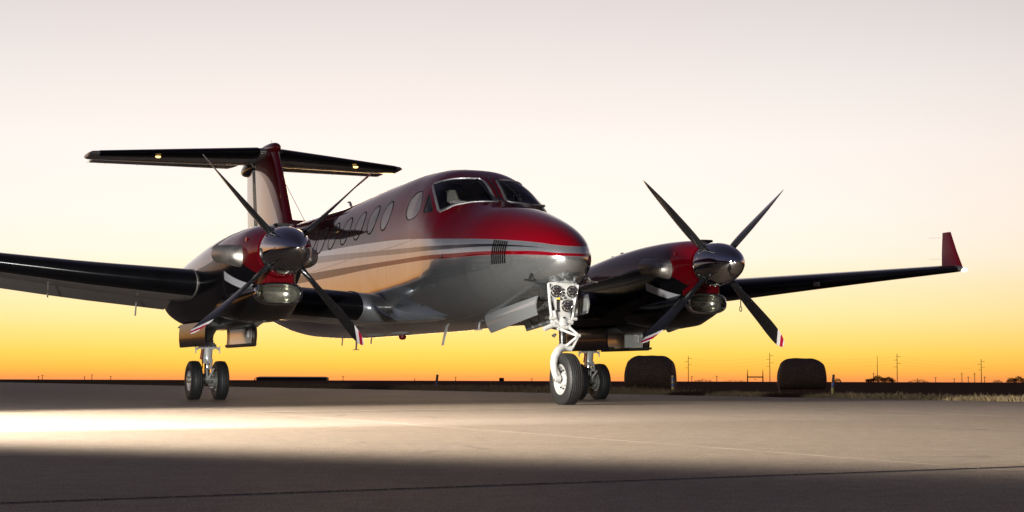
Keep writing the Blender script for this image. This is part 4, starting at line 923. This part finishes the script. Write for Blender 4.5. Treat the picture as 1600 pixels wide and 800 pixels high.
marker(1300, 585, 614, 38, R(5), 'leaning blue banded marker post right of the lone bale', ((.05, .38, 1), (.40, .62, 0), (.70, .80, 2)))
marker(681, 585, 605, 60, R(6), 'small dark leaning marker post under the belly of the airplane', ((.15, .45, 0),))

dk = simple('weathered_pole', (.018, .014, .012), .8); farm = simple('far_roof_metal', (.035, .028, .028), .6)
def mh(ytop, dist, px): return ray_at(px, ytop, dist).z
def pole(px, ytop, dist, label, arms, r_=.19):
    h = mh(ytop, dist, px); b = ray_at(px, 595, dist); t = thing('utility_pole', label, 'utility pole', (b.x, dist, -.05), 0, 'power poles on the horizon'); k = dist / 1000
    q = MB(); q.tube([(0, 0, 0), (0, 0, h)], [r_ * k * 1.15, r_ * k * .8], 8); q.build('pole', dk, t)
    for z, w, off in arms: q = MB(); q.box((off * w * k, 0, h * z), (w * k * .8, .2 * k, .18 * k)); q.build('cross_arm', dk, t)
    return b.x, dist, h
tall = ((.9, 2.6, .35), (.78, 2.6, -.35), (.66, 2.6, .35), (.54, 2.6, -.35))
tp = [pole(1075.5, 556, 1150, 'tall pole on the horizon just right of the larger bale', tall), pole(1203, 551, 1000, 'tall pole on the horizon just left of the lone bale', tall),
      pole(1402, 552.5, 1000, 'tall pole on the horizon beside the bare bushes', tall), pole(1533.5, 561, 1250, 'tall pole on the horizon nearest the right edge', tall)]
for px, yt, d, lab in ((1081, 587, 1300, 'short pole tight against the tall pole by the larger bale'), (1120, 586.5, 1300, 'short pole midway between larger bale and gantry'), (1365, 582, 1400, 'short pole above the bare bushes'), (1462, 589, 1300, 'T shaped short pole right of the bushes'),
    (1491, 591, 1300, 'lowest T shaped pole in the row at right'), (1503, 582, 1200, 'short thick pole left of the rightmost tall pole'), (1513, 588, 1300, 'small thin pole between two thicker short poles'), (1523, 582, 1200, 'short pole directly left of the rightmost tall pole'), (1538.5, 588, 1300, 'short pole directly right of the rightmost tall pole'),
    (1434, 591.5, 1300, 'very small pole in the low scrub'), (66, 585.5, 1500, 'taller of two small poles at far left'), (60, 587.5, 1500, 'shorter of two small poles at far left'), (132, 588, 1500, 'stubby pole left of the starboard wheels'), (143.5, 584.5, 1500, 'crossed pole left of the starboard wheels'), (173, 587.5, 1500, 'lone thin pole nearest the starboard wheels'),
    (536, 587, 1500, 'small pole just right of the long low barn'), (648, 591.5, 1600, 'tiny pole left of the belly marker post'), (712, 588.5, 1500, 'small pole right of the belly marker post'), (831, 591, 1600, 'tiny pole right of the dark shed')):
    pole(px, yt, d, lab, ((.85, 1.8, 0),), .17)
# sagging wires between the tall poles
wire = MB()
for (x0, y0, h0), (x1, y1, h1) in zip(tp[:-1], tp[1:]):
    for z in (.9, .78, .66):
        pts = []
        for k in range(13): q = k / 12; pts.append((x0 + (x1 - x0) * q, y0 + (y1 - y0) * q, (h0 + (h1 - h0) * q) * z - 2.2 * 4 * q * (1 - q)))
        wire.tube(pts, .022, 4)
tag(wire.build('power_lines', dk), 'thin sagging wires strung between the tall horizon poles', 'power line')
# substation gantry
d_ = 1150; x0, x1 = ray_at(1168, 590, d_).x, ray_at(1192, 590, d_).x; hb = mh(589, d_, 1180); ht = mh(577, d_, 1180)
t = thing('substation_gantry', 'steel portal gantry on the horizon between two tall poles', 'gantry', ((x0 + x1) / 2, d_, -.05))
for s_ in (-1, 1):
    q = MB(); q.tube([((x1 - x0) / 2 * s_, 0, 0), ((x1 - x0) / 2 * s_, 0, hb + .3), ((x1 - x0) / 2 * s_, 0, ht)], [.4, .35, .12], 8); q.build('column', dk, t)
q = MB(); q.box((0, 0, hb), ((x1 - x0) * 1.05, .5, .75)); q.build('beam', dk, t)
q = MB(); q.box((0, 0, hb * .55), ((x1 - x0) * .1, .5, .4)); q.build('insulator', dk, t)
# mast
d_ = 2600; h = mh(556, d_, 1371); b = ray_at(1371, 590, d_); t = thing('radio_mast', 'slender pale lattice mast far beyond the bare bushes', 'radio mast', (b.x, d_, -.05)); mm = simple('hazy_mast_paint', (.16, .09, .06), .7)
q = MB(); q.tube([(0, 0, 0), (0, 0, h)], [.7, .3], 4); q.build('mast', mm, t)
# long low barn and shed
d_ = 2000; x0, x1 = ray_at(403, 590, d_).x, ray_at(512, 590, d_).x; h = mh(588.3, d_, 450); w = x1 - x0
t = thing('barn', 'long low dark barn on the horizon right of the starboard wheels', 'barn', ((x0 + x1) / 2, d_, -.05))
q = MB(); q.box((0, 0, h * .36), (w, 24, h * .72)); q.build('wall', farm, t, smooth=False)
q = MB(); q.add([(-w / 2 - .8, -13, h * .72), (w / 2 + .8, -13, h * .72), (w / 2 - 2, 0, h), (-w / 2 + 2, 0, h), (-w / 2 - .8, 13, h * .72), (w / 2 + .8, 13, h * .72)], [(0, 1, 2, 3), (3, 2, 5, 4), (0, 3, 4), (1, 5, 2), (0, 4, 5, 1)]); q.build('roof', farm, t, smooth=False)
d_ = 1500; x0, x1 = ray_at(780, 590, d_).x, ray_at(787.5, 590, d_).x; h = mh(590.2, d_, 784); w = x1 - x0
t = thing('shed', 'small dark square shed on the horizon below the nose', 'shed', ((x0 + x1) / 2, d_, -.05))
q = MB(); q.box((0, 0, h / 2 - .1), (w, 4, h - .2)); q.build('wall', farm, t, smooth=False); q = MB(); q.box((0, 0, h - .08), (w * 1.1, 4.6, .2)); q.build('roof', farm, t, smooth=False)
# bare winter bushes and trees on the horizon
twig = simple('bare_twigs', (.030, .020, .016), .9)
def bush(px0, px1, ytop, dist, label, cat='bush', seed=0, dense=900, name='bare_bush', group='bare scrub on the horizon'):
    rg = np.random.default_rng(seed); x0, x1 = ray_at(px0, 590, dist).x, ray_at(px1, 590, dist).x; h = mh(ytop, dist, (px0 + px1) / 2); w = x1 - x0
    t = thing(name, label, cat, ((x0 + x1) / 2, dist, -.05), 0, group); v = []; f = []
    nst = max(2, int(w / 2.2)); tk = MB()
    for i in range(nst):
        bx = rg.uniform(-.45, .45) * w; by = rg.uniform(-.25, .25) * w; top = h * rg.uniform(.45, .8) * (1 - .5 * abs(bx / (w / 2)) ** 2); tk.tube([(bx, by, 0), (bx + rg.normal(0, .3), by, top * .5), (bx + rg.normal(0, .6), by, top)], [.22, .14, .05], 5)
    tk.build('trunk', twig, t)
    for i in range(dense):
        u = rg.uniform(-1, 1); env = h * (1 - .62 * abs(u) ** 2.2) * (.8 + .2 * math.sin(u * 7 + seed)); z = env * rg.beta(1.6, 1.3); x = u * w / 2; y = rg.uniform(-.3, .3) * w
        a = rg.uniform(-.9, .9); ln = rg.uniform(.5, 1.3) * h * .16; wd = ln * rg.uniform(.06, .22); k = len(v); dx, dz = math.sin(a) * ln, abs(math.cos(a)) * ln; nx, nz = math.cos(a) * wd, -math.sin(a) * wd
        v += [(x - nx, y, z - nz), (x + nx, y + .1, z + nz), (x + dx, y + rg.normal(0, .2), z + dz)]; f.append((k, k + 1, k + 2))
    obj('crown', v, f, twig, t, smooth=False)
bush(1354, 1397, 586.5, 900, 'wide dome of bare bushes at the foot of a tall pole', seed=3, dense=2400)
bush(1303, 1314, 590, 1000, 'small bare bush behind the leaning marker post', seed=4, dense=500)
bush(1420, 1450, 592, 1100, 'low thin line of scrub right of the tall pole', seed=5, dense=700)
bush(1552, 1566, 592.5, 900, 'low round bush near the right edge', seed=6, dense=600)
bush(1574, 1606, 587.5, 900, 'bare tree cut by the right edge', 'tree', 7, 1800, 'bare_tree')
bush(1085, 1112, 591.5, 1200, 'thin bare scrub right of the larger bale', seed=8, dense=500)
bush(1130, 1164, 592.5, 1200, 'sparse low scrub left of the gantry', seed=9, dense=400)
bush(397, 404, 588.5, 1500, 'tiny bare tree at the left end of the barn', 'tree', 10, 200, 'bare_tree')
